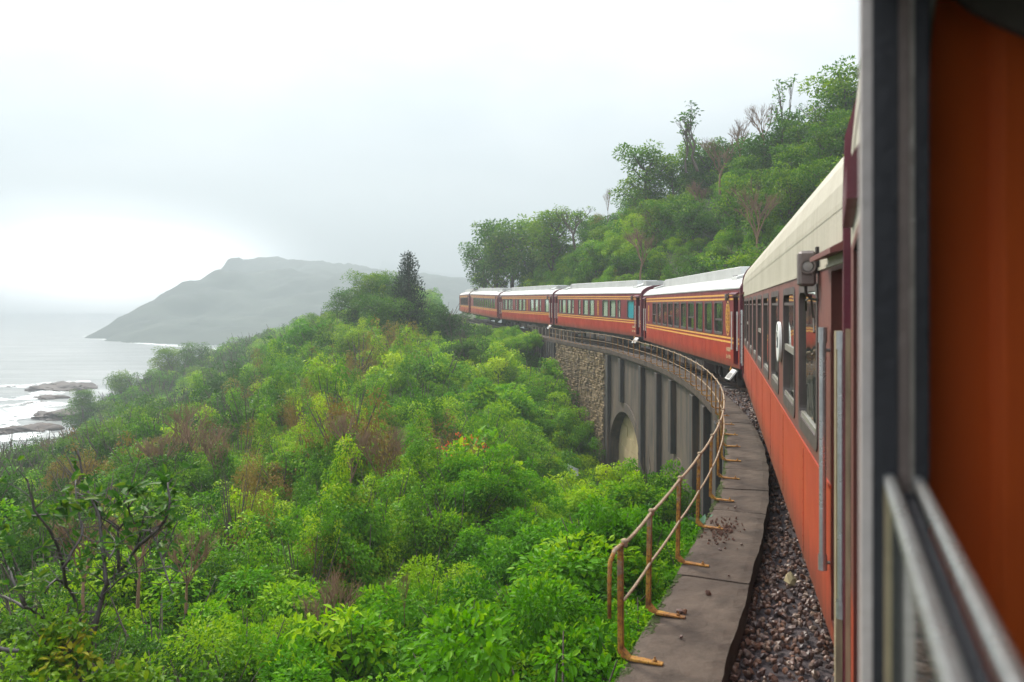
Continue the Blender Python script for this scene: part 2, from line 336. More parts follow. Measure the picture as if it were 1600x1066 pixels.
M_rubble = weathered('rubble_stone', (.34, .24, .12), (.15, .10, .05), .85, 1.6, True, dirt=(.05, .04, .03), dirt_amt=.6, bmp=.5, fine=9, sts=2.2, dark2=(.06, .045, .03))

# ------------------------------------------------------------------ layout of the train and the viaduct edge
th1, d1, th2, d2 = R(21.95), .066, R(14.49), .70
def line(th, d, t): return (d*math.cos(th)+t*math.sin(th), -d*math.sin(th)+t*math.cos(th))
ENDS = {1: (line(th1, d1, -16.2), line(th1, d1, 3.8), -2.15, -2.15), 2: (line(th2, d2, 4.73), line(th2, d2, 24.7), -2.14, -2.12),
        3: ((6.95, 24.3), (7.3, 44.3), -1.93, -1.9), 4: ((7.26, 44.9), (3.45, 64.5), -1.76, -1.53), 5: ((3.33, 65.1), (-1.29, 84.6), -1.52, -1.36),
        6: ((-1.43, 85.2), (-5.53, 104.8), -1.34, -.95), 7: ((-5.65, 105.4), (-8.2, 125), -.95, -.8)}
def catmull(pts, step=.5):
    pts = [np.array(p, float) for p in pts]; pts = [2*pts[0]-pts[1]]+pts+[2*pts[-1]-pts[-2]]; out = []
    for i in range(1, len(pts)-2):
        a, b, c, d = pts[i-1:i+3]; n = max(2, int(np.linalg.norm(c-b)/step))
        for k in range(n):
            t = k/n; out.append(.5*((2*b)+(-a+c)*t+(2*a-5*b+4*c-d)*t*t+(-a+3*b-3*c+d)*t**3))
    out.append(pts[-2]); return np.array(out)
def smooth(a, n):
    for _ in range(n):
        b = a.copy(); b[1:-1] = .25*a[:-2]+.5*a[1:-1]+.25*a[2:]; a = b
    return a
ctr = []
for c, (A, B, za, zb) in ENDS.items():
    A = np.array(A); B = np.array(B); d = (B-A)/np.linalg.norm(B-A); n = np.array([d[1], -d[0]])
    zo = {1: .62, 2: .60, 3: .78, 4: .9, 5: .95, 6: 1., 7: 1.}[c]
    for f, z in ((.15, za), (.85, zb)):
        p = A+(B-A)*f+n*1.4; ctr.append((p[0], p[1], z-zo))
TRK = smooth(catmull(ctr, .5), 60)           # track centre line (rail top height)
ZS = -2.62                                    # top of the coping slab
edge_px = [(975, 1040), (1012, 975), (1058, 900), (1092, 848), (1113, 805), (1127, 775), (1135, 740), (1138, 705), (1133, 668), (1118, 640), (1090, 609), (1059, 588), (1034, 575), (1000, 562)]
ed = []
for px, py in edge_px:
    Y = -ZS*FPX/(py-HY); ed.append(((px-CX)/FPX*Y, Y, ZS))
p0, p1 = np.array(ed[0]), np.array(ed[1]); dv = (p0-p1)/np.linalg.norm(p0-p1)
pre = [tuple(p0+dv*k) for k in (6., 4., 2.)]
far = []
for c, us in ((4, (3, 8, 13, 18)), (5, (3, 9, 15))):
    A, B, za, zb = ENDS[c]; A = np.array(A); B = np.array(B); d = (B-A)/np.linalg.norm(B-A)
    for u in us:
        p = A+d*u+np.array([-d[1], d[0]])*1.0; far.append((p[0], p[1], ZS+max(0, (p[1]-58))*.018+.02))
EDGE = smooth(catmull(pre+ed+far, .25), 160)  # outer (valley) edge of the coping, sampled
_seg = np.r_[0, np.cumsum(np.linalg.norm(np.diff(EDGE[:, :2], axis=0), axis=1))]
def edge_at(s, off=0., z=0.):                 # off > 0: towards the valley
    i = np.clip(np.searchsorted(_seg, s)-1, 0, len(_seg)-2); f = (s-_seg[i])/(_seg[i+1]-_seg[i])
    p = EDGE[i]*(1-f)+EDGE[i+1]*f; j0, j1 = max(0, i-4), min(len(EDGE)-1, i+5); t = EDGE[j1]-EDGE[j0]; t = t/np.linalg.norm(t[:2])
    return Vector((p[0]-t[1]*off, p[1]+t[0]*off, p[2]+z))
_pxs = np.array([CX+FPX*edge_at(s)[0]/edge_at(s)[1] if edge_at(s)[1] > 3 else 0 for s in np.arange(0, _seg[-1], .1)])
_imax = int(np.argmax(_pxs))
def s_px(px):                                 # arc length on the far branch where the edge shows at photo column px
    k = _imax+int(np.argmin(np.abs(_pxs[_imax:]-px))); return k*.1
S0 = 0.; S_END = s_px(790); S_AB0 = s_px(944); S_AB1 = s_px(868); S_GR1 = s_px(838)

# ------------------------------------------------------------------ terrain
def veg_r(z): return np.clip(.62+.021*np.asarray(z, float), .8, 2.7)
CTRL = [(-120, 1066, 11), (0, 1066, 11), (150, 1066, 11), (300, 1066, 12), (500, 1066, 12), (700, 1066, 11), (850, 1066, 10), (930, 1010, 9.),
 (-100, 950, 16), (0, 950, 16), (200, 950, 16), (400, 950, 17), (600, 950, 16), (800, 950, 15), (940, 900, 13), (1030, 870, 16),
 (-100, 850, 25), (0, 850, 25), (200, 850, 24), (400, 850, 23), (600, 850, 22), (800, 840, 20), (960, 840, 20), (1030, 850, 22),
 (-60, 800, 42), (0, 790, 42), (200, 755, 38), (400, 750, 32), (600, 745, 30), (800, 755, 30), (925, 815, 38), (1000, 845, 30),
 (-60, 765, 75), (0, 775, 75), (60, 750, 78), (120, 722, 78), (200, 685, 62), (400, 650, 50), (600, 650, 45), (750, 640, 45), (865, 640, 55),
 (150, 650, 128), (200, 612, 135), (240, 590, 140), (300, 622, 85), (450, 600, 70), (600, 570, 60), (750, 560, 60), (845, 560, 63), (60, 715, 118), (20, 740, 110),
 (290, 582, 160), (420, 578, 115), (500, 545, 97), (560, 494, 90), (640, 480, 87), (690, 502, 80), (760, 512, 82), (715, 498, 100),
 (660, 470, 150), (700, 462, 170), (740, 440, 200), (500, 500, 190), (360, 552, 210)]
XY = []; ZZ = []
for px, py, z in CTRL:
    p = P(px, py, z); XY.append((p.x, p.y)); ZZ.append(p.z-(.85 if z < 50 else 1.15)*float(veg_r(z)))
for x, y, z in [(-112, 225, -24.5), (-101, 190, -25), (-90, 165, -25), (-82, 142, -25), (-104, 252, -24), (-170, 215, -24), (-150, 190, -24), (-118, 165, -23.5), (-100, 140, -23.5), (-93, 118, -23), (-90, 95, -20), (-140, 250, -24), (-75, 240, -23.5), (-40, 280, -23), (60, 300, 2), (-60, 60, -14),
                (-30, 5, -10), (-12, -10, -9), (0, -5, -6), (3, 20, -9.5), (5, 35, -11), (5, 48, -11), (-110, 60, -20), (-60, 20, -14)]:
    XY.append((x, y)); ZZ.append(z)
def rbf(XY, ZZ, sm):
    XY = np.array(XY, float); n = len(XY); D = np.linalg.norm(XY[:, None]-XY[None], axis=2)
    A = np.zeros((n+3, n+3)); A[:n, :n] = D-sm*np.eye(n); A[:n, n] = 1; A[:n, n+1:] = XY; A[n, :n] = 1; A[n+1:, :n] = XY.T
    b = np.r_[ZZ, 0, 0, 0]; c = np.linalg.solve(A, b)
    def f(X, Y):
        X = np.asarray(X, float); Y = np.asarray(Y, float); q = np.stack([X.ravel(), Y.ravel()], 1); out = np.empty(len(q))
        for i in range(0, len(q), 4000):
            D = np.linalg.norm(q[i:i+4000, None]-XY[None], axis=2); out[i:i+4000] = D@c[:n]+c[n]+q[i:i+4000]@c[n+1:]
        return out.reshape(X.shape)
    return f
gl = rbf(XY, ZZ, .6)
def HUMP(X, Y):
    k = np.clip((np.asarray(Y)-9)/14, 0, 1)*np.clip((150-np.asarray(Y))/60, .15, 1)
    return k*(1.5*np.sin(.62*X+1.1*np.sin(.21*Y))*np.sin(.5*Y+1.3*np.sin(.3*X))+.75*np.sin(1.25*X+.6*Y+1)*np.sin(.9*Y-.7*X)-.25)
XR = []; ZR = []
for i in range(0, len(TRK), 12):
    t = TRK[min(i+1, len(TRK)-1)]-TRK[max(i-1, 0)]; t = t/np.linalg.norm(t); XR.append((TRK[i][0]+t[1]*3.2, TRK[i][1]-t[0]*3.2)); ZR.append(TRK[i][2]-.3)
for px, py, z, h in [(752, 425, 113, 3.), (775, 376, 108, 4.), (850, 366, 98, 4.), (950, 320, 88, 4.2), (1010, 268, 80, 4.2), (1060, 250, 75, 4.2), (1150, 228, 68, 5), (1250, 178, 62, 5), (1345, 140, 57, 5), (1480, 60, 50, 5), (1600, 20, 46, 5)]:
    p = P(px, py, z); XR.append((p.x, p.y)); ZR.append(p.z-h); XR.append((p.x+14, p.y+22)); ZR.append(p.z-h-1)
XR += [(40, 15), (60, 80), (30, 140), (10, 180), (30, -20)]; ZR += [12, 14, 10, 6, 6]
gr = rbf(XR, ZR, .5)
TX, TY = TRK[:, 0], TRK[:, 1]
def track_off(X, Y):                          # signed distance from track centre, + = valley side; and rail height
    X = np.asarray(X, float).ravel(); Y = np.asarray(Y, float).ravel(); off = np.empty(len(X)); zz = np.empty(len(X))
    T = np.gradient(TRK[:, :2], axis=0); T /= np.linalg.norm(T, axis=1)[:, None]
    for i in range(0, len(X), 4000):
        dx = X[i:i+4000, None]-TX; dy = Y[i:i+4000, None]-TY; k = np.argmin(dx*dx+dy*dy, axis=1); r = np.arange(len(k))
        off[i:i+4000] = dy[r, k]*T[k, 0]-dx[r, k]*T[k, 1]; zz[i:i+4000] = TRK[k, 2]
    return off, zz
def terrain(name, xs, ys, f, clipz=None, bumpy=.25):
    X, Y = np.meshgrid(xs, ys); Z = f(X, Y)
    Z = Z+bumpy*(np.sin(X*.7+Y*.3)+np.sin(X*.31-Y*.53)*1.3)*np.clip(Y/60, .3, 1)
    if clipz is not None: Z = np.maximum(Z, clipz)
    V = np.stack([X.ravel(), Y.ravel(), Z.ravel()], 1); nx = len(xs); ny = len(ys)
    i = (np.arange(ny-1)[:, None]*nx+np.arange(nx-1)).ravel(); F = np.stack([i, i+1, i+nx+1, i+nx], 1)
    return V, F
def nonuni(a, b, n, p): return a+(b-a)*np.linspace(0, 1, n)**p
# valley side: keep cells left of the track (on the viaduct the ground lies far below the slab)
def left_h(X, Y):
    h = gl(X, Y)+HUMP(X, Y); off, rz = track_off(X, Y); off = off.reshape(h.shape); rz = rz.reshape(h.shape)
    return np.where(off < 3.0, np.minimum(h, rz-.75), h)
SEA = -22.
V, F = terrain('slope', np.linspace(-190, 60, 200), nonuni(-14, 300, 210, 1.5), left_h, SEA-2.)
off, _ = track_off(V[:, 0], V[:, 1]); keep = (off[F] > -2.5).any(1) & (np.linalg.norm(V[F[:, 0], :2], axis=1) < 400)
slope = link(bpy.data.objects.new('hillside_ground', npmesh('hillside_ground', V, F[keep], M_ground, smooth=True))); tag(slope, 'undergrowth covered valley slope falling to the sea', kind='structure')
def right_h(X, Y):
    h = gr(X, Y); off, rz = track_off(X, Y); off = off.reshape(h.shape); rz = rz.reshape(h.shape)
    k = np.clip((-off-1.8)/1.6, 0, 1); return (rz-.42)*(1-k)+h*k
V, F = terrain('hill', np.linspace(-40, 75, 120), np.linspace(-25, 190, 150), right_h, None, .12)
off, _ = track_off(V[:, 0], V[:, 1]); keep = (off[F] < -1.7).all(1)
hill = link(bpy.data.objects.new('hill_ground', npmesh('hill_ground', V, F[keep], M_ground, smooth=True))); tag(hill, 'steep wooded hill rising behind the train', kind='structure')
# sea
MB().quad((-2300, 40, SEA), (2300, 40, SEA), (2300, 2250, SEA), (-2300, 2250, SEA)).build('sea', M_sea)['kind'] = 'structure'
# headland: nose near, mountain behind
hp = []
for px, py, z in [(168, 527, 532), (185, 510, 545), (205, 491, 560), (228, 487, 568), (262, 455, 600), (300, 434, 640), (335, 415, 690), (356, 399, 900), (374, 378, 1500), (400, 366, 2000), (440, 372, 2150), (520, 395, 2200), (600, 412, 2200)]:
    p = P(px, py, z); hp.append((p.x, p.y, p.z))
sea_pts = [(-300, 520, -32), (-268, 522, -25), (-240, 490, -24), (-206, 455, -24), (-172, 428, -24), (-110, 440, -24), (-40, 520, -24), (60, 600, -22), (-330, 600, -40), (-340, 700, -45), (-330, 850, -45), (-330, 1050, -45), (-300, 1300, -45), (-200, 1700, -30), (200, 1700, 60), (420, 1200, 60), (420, 700, 20), (60, 760, 5), (-232, 495, -14)]
hp2 = []
for a_, b_, c_ in hp: hp2 += [(a_, b_, c_), (a_+.10*b_*.5, b_*1.07, c_*.99+0), (a_+.03*b_, b_*.955, c_*.55-8)]
hf = rbf([(a, b) for a, b, _ in hp2]+[(a, b) for a, b, _ in sea_pts], [c for *_, c in hp2]+[c for *_, c in sea_pts], 6)
xs = np.linspace(-360, 420, 220); ys = nonuni(340, 2250, 220, 1.6); X, Y = np.meshgrid(xs, ys); Z = hf(X, Y)
for a, b, am in ((.045, .06, 2.2), (.11, .09, 1.3), (.27, .31, .8), (.5, .43, .6)):
    Z += am*np.sin(X*a+1.3*np.sin(Y*b*.7))*np.sin(Y*b+1.1*np.sin(X*a*1.3))*np.clip((Z+20)/15, 0, 1)
Z += NR.normal(0, .55, Z.shape)*np.clip((Z+20)/10, 0, 1); Z = np.maximum(Z, SEA-2)
nx, ny = len(xs), len(ys); i = (np.arange(ny-1)[:, None]*nx+np.arange(nx-1)).ravel(); F = np.stack([i, i+1, i+nx+1, i+nx], 1)
V = np.stack([X.ravel(), Y.ravel(), Z.ravel()], 1); keep = (V[F][:, :, 2] > SEA-1.99).any(1)
head = link(bpy.data.objects.new('headland', npmesh('headland', V, F[keep], M_head, smooth=True))); tag(head, 'misty mountain headland running out into the sea', kind='structure')
# surf along shores: ragged foam sheets a few centimetres above the water
def surf(name, pts, width, seed):
    r = np.random.RandomState(seed); c = catmull(pts, 1.2); n = len(c); V = []; F = []
    t = np.gradient(c, axis=0); t /= np.linalg.norm(t, axis=1)[:, None]
    wo = smooth(np.c_[r.rand(n)*width*2.6], 1)[:, 0]+width*.25; wi = smooth(np.c_[r.rand(n)*width*1.6], 1)[:, 0]+width*.3
    for k in range(n):
        nrm = np.array([-t[k][1], t[k][0]])
        for o, h in ((wo[k], .04), (wo[k]*.4, .22), (-wi[k]*.3, .16), (-wi[k], .03)): q = c[k]+nrm*o; V.append((q[0], q[1], SEA+h+r.rand()*.06))
    for k in range(n-1):
        for j in range(3): F.append((k*4+j, k*4+j+1, k*4+j+5, k*4+j+4))
    return link(bpy.data.objects.new(name, npmesh(name, V, F, M_foam, smooth=True)))
def seapt(px, py): z = -SEA*FPX/(py-HY); return ((px-CX)/FPX*z, z)
for k, (lst, wd) in enumerate([([seapt(*q) for q in ((132, 526), (160, 530), (185, 533), (215, 536), (250, 539), (300, 543), (345, 547))], 3.0),
    ([seapt(*q) for q in ((-60, 606), (0, 604), (40, 603), (70, 600), (100, 598), (140, 596))], 2.2),
    ([seapt(*q) for q in ((-40, 626), (10, 625), (50, 622), (75, 612), (66, 604))], 2.6),
    ([seapt(*q) for q in ((-40, 655), (5, 651), (40, 640), (75, 633), (95, 630))], 3.6),
    ([seapt(*q) for q in ((-40, 668), (0, 666), (20, 655), (60, 642))], 2.4),
    ([seapt(*q) for q in ((-30, 690), (0, 684), (20, 688), (45, 683), (60, 675))], 2.2),
    ([seapt(*q) for q in ((-80, 640), (-30, 637), (20, 634), (60, 628))], 1.2)]):
    tag(surf('surf', lst, wd, 40+k), 'white surf foaming along the shore', 'surf', 'surf along the coast', 'stuff')
def rock(name, px, py, wpx, dpt, hgt, seed, label, yaw=0.):
    z = -SEA*FPX/(py-HY); hgt *= .5; dpt *= .8; c = P(px, py, z); sx = wpx/2/FPX*z; bm = bmesh.new(); bmesh.ops.create_icosphere(bm, subdivisions=4, radius=1); r = np.random.RandomState(seed); ph = r.rand(9)*6
    for v in bm.verts:
        x, y, q = v.co; n = 1+.22*math.sin(3*x+ph[0]+2*math.sin(2*y+ph[1]))+.14*math.sin(7*y+ph[2]+x*3)+.09*math.sin(13*x+ph[3]+5*q)*math.sin(11*y+ph[4])+.05*math.sin(23*x+ph[5])*math.sin(19*y+ph[6])
        zz = math.copysign(abs(q)**.6, q)*(1+.25*math.sin(5*x+ph[7])*math.sin(4*y+ph[8])); v.co = (x*n*sx, y*n*dpt, zz*hgt*n)
    me = bpy.data.meshes.new(name); bm.to_mesh(me); bm.free(); setmats(me, M_rock)
    o = link(bpy.data.objects.new(name, me)); o.location = (c.x, c.y, SEA-.1); o.rotation_euler = (0, 0, yaw); tag(o, label, 'rock'); return o
rock('coastal_rock', 108, 608, 90, 9, 2.4, 3, 'broad brown rock shelf at the wooded shore, largest and furthest out', -.2)
rock('coastal_rock', 88, 602, 50, 4, 1.6, 13, 'low rock ridge behind the broad rock shelf in white surf')
rock('coastal_rock', 80, 622, 50, 4, 1.3, 4, 'narrow dark rock in the foam between the two big shelves', -.1)
rock('coastal_rock', 42, 631, 22, 2, .7, 5, 'small dark rock awash left of the narrow rock')
rock('coastal_rock', 64, 629, 12, 1.4, .6, 15, 'tiny rock tip awash beside the small dark rock')
rock('coastal_rock', 20, 604, 18, 2, .6, 7, 'thin rock line breaking the surf far left of the shelf')
rock('coastal_rock', 98, 652, 90, 9, 2.6, 6, 'long smooth rock slab sloping into the sea, nearest on the shore', .55)
rock('coastal_rock', 40, 674, 85, 5, 2.0, 8, 'pale rounded rock tongue at the left picture edge on the shore', .4)

# ------------------------------------------------------------------ viaduct
def sweep(mb, s0, s1, prof, ds=.3, mi=0, closed=True, caps=True):
    """sweep a closed (offset, z) profile along the valley edge"""
    n = max(2, int((s1-s0)/ds)+1); k = len(prof); V = []; F = []
    for i in range(n):
        s = s0+(s1-s0)*i/(n-1)
        for o, z in prof: V.append(edge_at(s, o, z))
    for i in range(n-1):
        for j in range(k if closed else k-1):
            j2 = (j+1) % k; F.append((i*k+j, i*k+j2, (i+1)*k+j2, (i+1)*k+j))
    if caps and closed: F += [tuple(range(k)), tuple(range((n-1)*k, n*k))[::-1]]
    return mb.add(V, F, mi)
def s_at_y(Y):                                # near branch: arc length where the edge is at depth Y
    k = int(np.argmin(np.abs(EDGE[:, 1]-Y))); return float(_seg[k])
via = empty('viaduct', edge_at(s_px(1000), -2, -10)); via_inv = Matrix.Translation(-via.location)
tag(via, 'curved old concrete railway viaduct with dark pilasters and arches over the ravine', 'viaduct')
def vpart(mb, name, m, **k):
    o = mb.build(name, m, via, **k); o.matrix_parent_inverse = via_inv; return o
BOT = -12.
arches = []
for xa, xb, crown, spring, sh in ((996, 946, -5.85, -8.4, .25), (1064, 1040, -6.35, -8.6, .2)):
    arches.append((s_px(xa)+sh, s_px(xb)-sh, crown, spring))
def arch_z(s):
    for a, b, cr, sp in arches:
        if a <= s <= b:
            u = (s-(a+b)/2)/((b-a)/2); return sp+(cr-sp)*math.sqrt(max(0, 1-u*u))
    return None
ss = set(np.arange(0, S_AB0+.01, .3))
for a, b, cr, sp in arches:
    ss |= {a, b, a+1e-3, b-1e-3}; ss |= {(a+b)/2-math.cos(q)*(b-a)/2 for q in np.linspace(.02, math.pi-.02, 28)}
ss = sorted(ss); mb = MB(); WO = -.24
for s, t in zip(ss[:-1], ss[1:]):
    if t-s < 1e-5: continue
    m_ = (s+t)/2; zs = [(arch_z(s) if arch_z(m_) is not None else None), (arch_z(t) if arch_z(m_) is not None else None)]
    za = (zs[0] if zs[0] is not None else arches[0][3])-ZS if arch_z(m_) is not None else BOT-ZS
    zb_ = (zs[1] if zs[1] is not None else za+ZS)-ZS if arch_z(m_) is not None else BOT-ZS
    mb.quad(edge_at(s, WO, -.2), edge_at(t, WO, -.2), edge_at(t, WO, zb_), edge_at(s, WO, za))
vpart(mb, 'spandrel_wall', M_conc)
for a, b, cr, sp in arches:
    pl = [(a, BOT)]+[(a, sp)]+[((a+b)/2-math.cos(q)*(b-a)/2, sp+(cr-sp)*math.sin(q)) for q in np.linspace(.06, math.pi-.06, 26)]+[(b, sp), (b, BOT)]
    mb = MB()
    for (s, z), (t, y) in zip(pl[:-1], pl[1:]): mb.quad(edge_at(s, WO, z-ZS), edge_at(t, WO, y-ZS), edge_at(t, WO-1., y-ZS), edge_at(s, WO-1., z-ZS))
    vpart(mb, 'arch_soffit', M_conc)
    mb = MB(); pr = []
    for q in np.linspace(.0, math.pi, 30):
        for e in (0, .5): pr.append(((a+b)/2-math.cos(q)*((b-a)/2+e), sp+math.sin(q)*(cr-sp+e)))
    for i in range(29):
        q = [pr[2*i], pr[2*i+2], pr[2*i+3], pr[2*i+1]]
        mb.hexa([edge_at(s, WO+.002, z-ZS) for s, z in q]+[edge_at(s, WO+.06, z-ZS) for s, z in q])
    vpart(mb, 'archivolt', M_conc)
    z = cr+.1; k = 0
    while z > BOT:                             # infill of masonry courses set back inside the arch
        h = rnd.uniform(.5, .8); sj = a-.2
        while sj < b+.2:
            wj = rnd.uniform(1.1, 2.); e = min(sj+wj, b+.3); o = WO-.5+rnd.uniform(-.02, .02); q = MB()
            q.hexa([edge_at(sj+.012, o-.4, z-h-ZS+.02), edge_at(e-.012, o-.4, z-h-ZS+.02), edge_at(e-.012, o, z-h-ZS+.02), edge_at(sj+.012, o, z-h-ZS+.02),
                    edge_at(sj+.012, o-.4, z-ZS), edge_at(e-.012, o-.4, z-ZS), edge_at(e-.012, o, z-ZS), edge_at(sj+.012, o, z-ZS)])
            vpart(q, 'masonry_block', M_infill); sj = e
        z -= h
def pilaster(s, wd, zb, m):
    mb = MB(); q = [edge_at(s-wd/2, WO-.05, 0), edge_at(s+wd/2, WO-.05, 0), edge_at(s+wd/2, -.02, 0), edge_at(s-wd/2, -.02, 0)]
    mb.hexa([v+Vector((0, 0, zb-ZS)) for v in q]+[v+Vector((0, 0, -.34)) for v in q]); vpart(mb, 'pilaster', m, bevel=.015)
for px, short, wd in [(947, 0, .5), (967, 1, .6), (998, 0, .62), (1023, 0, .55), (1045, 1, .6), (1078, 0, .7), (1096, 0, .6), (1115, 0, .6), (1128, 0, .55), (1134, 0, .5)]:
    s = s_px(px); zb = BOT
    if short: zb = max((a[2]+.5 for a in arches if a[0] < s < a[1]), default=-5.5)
    pilaster(s, wd, zb, M_dark_conc)
mb = MB(); sweep(mb, 0, S_AB0, [(-.3, -.22), (-.1, -.22), (-.13, -.34), (-.3, -.34)]); vpart(mb, 'cornice_moulding', M_conc)
# coping blocks with open joints
s = 0.; k = 0
while s < S_GR1:
    L = rnd.uniform(1.25, 1.45) if s < 30 else 1.5; near = edge_at(s)[1] < 22; n1, n2 = (14, 8) if near else (3, 1)
    dz = rnd.uniform(-.008, .008); V = []; F = []; rr = random.Random(int(s*100))
    for i in range(n1+1):
        for j in range(n2+1):
            u = i/n1; v = j/n2; ss_ = s+.008+u*(L-.016); o = -.68*v
            q = .006*(math.sin(ss_*7+v*5)+math.sin(ss_*19-v*13)*.6+math.sin(ss_*41+v*37)*.35) if near else 0
            e = (-.012 if (i in (0, n1) or j in (0, n2)) and near else 0)
            wob = (.008*math.sin(ss_*3.1)+.004*math.sin(ss_*8)+rr.uniform(-.002, .002)) if near and j in (0, n2) else 0
            V.append(edge_at(ss_, o+wob, dz+q*.8+e))
    for i in range(n1):
        for j in range(n2): a = i*(n2+1)+j; F.append((a, a+1, a+n2+2, a+n2+1))
    b0 = len(V); rim = [j for j in range(n2+1)]+[i*(n2+1)+n2 for i in range(1, n1+1)]+[n1*(n2+1)+j for j in range(n2-1, -1, -1)]+[i*(n2+1) for i in range(n1-1, 0, -1)]
    for r_ in rim: V.append(V[r_]+Vector((0, 0, -.21)))
    for i in range(len(rim)): j = (i+1) % len(rim); F.append((rim[i], b0+i, b0+j, rim[j]))
    F.append(tuple(range(b0, b0+len(rim))))
    vpart(MB().add(V, F), 'coping_block', M_slab, smooth=False); s += L; k += 1
# rough stone abutment and grey retaining wall at its end
ab = empty('stone_abutment', edge_at((S_AB0+S_AB1)/2, -1, -9)); ab_inv = Matrix.Translation(-ab.location)
tag(ab, 'rough tan rubble stone abutment wall at far end of the viaduct', 'wall')
mb = MB(); sweep(mb, S_AB0, S_AB1, [(-.12, -.2), (-.9, -.2), (-.9, BOT-ZS), (.1, BOT-ZS)], .8); o = mb.build('backing', M_conc, ab); o.matrix_parent_inverse = ab_inv
mb = MB(); z = -.25
while z > BOT-ZS+2:
    h = rnd.uniform(.10, .24); s = S_AB0+rnd.uniform(0, .3)
    while s < S_AB1:
        L = rnd.uniform(.12, .42); o0 = -.1+(-z)*.022; d = rnd.uniform(.0, .13); g = .012
        def pt(a, b, dd): return edge_at(s+a, o0+dd, z+b)
        j = [rnd.uniform(-.04, .04) for _ in range(8)]
        mb.hexa([pt(g, -h+g, -.1), pt(L-g, -h+g, -.1), pt(L-g, -g, -.1), pt(g, -g, -.1), pt(g+.03+j[0], -h+.03+j[1], d), pt(L-.03+j[2], -h+.03+j[3], d*rnd.uniform(.4, 1.3)), pt(L-.03+j[4], -.03+j[5], d), pt(g+.03+j[6], -.03+j[7], d*rnd.uniform(.4, 1.3))])
        s += L
    z -= h
o = mb.build('rubble_facing', M_rubble, ab); o.matrix_parent_inverse = ab_inv; o['kind'] = 'stuff'
gw = empty('retaining_wall', edge_at((S_AB1+S_GR1)/2, -1, -7)); gw_inv = Matrix.Translation(-gw.location)
tag(gw, 'dark grey concrete retaining wall between the stone abutment and green slope', 'wall')
mb = MB(); sweep(mb, S_AB1+.02, S_GR1, [(-.1, -.2), (-.9, -.2), (-.9, -7), (.1, -7)], .8); o = mb.build('wall_face', M_conc, gw); o.matrix_parent_inverse = gw_inv
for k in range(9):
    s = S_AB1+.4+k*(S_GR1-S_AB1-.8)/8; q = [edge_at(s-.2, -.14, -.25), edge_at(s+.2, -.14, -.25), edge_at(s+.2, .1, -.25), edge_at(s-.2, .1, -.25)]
    o = MB().hexa([v+Vector((0, 0, -2.4)) for v in q]+q).build('buttress', M_dark_conc, gw); o.matrix_parent_inverse = gw_inv
# short upright concrete posts along the bed beyond the stone wall
for k in range(12):
    s = S_AB1-2+k*1.1
    q = [edge_at(s-.14, -.9, 0), edge_at(s+.14, -.9, 0), edge_at(s+.14, -.66, 0), edge_at(s-.14, -.66, 0)]
    o = MB().hexa([v+Vector((0, 0, -.25)) for v in q]+[v+Vector((0, 0, .62)) for v in q]).build('upright_post', M_conc, gw); o.matrix_parent_inverse = gw_inv

# ------------------------------------------------------------------ ballast, rails, sleepers
mb = MB(); sweep(mb, 0, S_END, [(-.6, -.33), (-1.6, -.24), (-5., -.2), (-5., -.9), (-.6, -.9)], .6)
sb = s_px(795)
n = len(TRK); V = []; F = []; idx = [i for i in range(n) if TRK[i][1] > 70]
for i in idx:
    t = TRK[min(i+1, n-1)]-TRK[max(i-1, 0)]; t = t/np.linalg.norm(t[:2])
    for o, z in ((2.3, -.55), (1.5, -.26), (-2.4, -.26)): V.append((TRK[i][0]-t[1]*o, TRK[i][1]+t[0]*o, TRK[i][2]+z))
for i in range(len(idx)-1):
    for j in range(2): F.append((i*3+j, i*3+j+1, i*3+j+4, i*3+j+3))
mb.add(V, F); M_bed = weathered('ballast_bed', (.06, .042, .044), (.035, .026, .03), .9, 6, False, bmp=.9, fine=22)
tag(mb.build('ballast_bed', M_bed), 'dark track bed under the train', kind='structure')
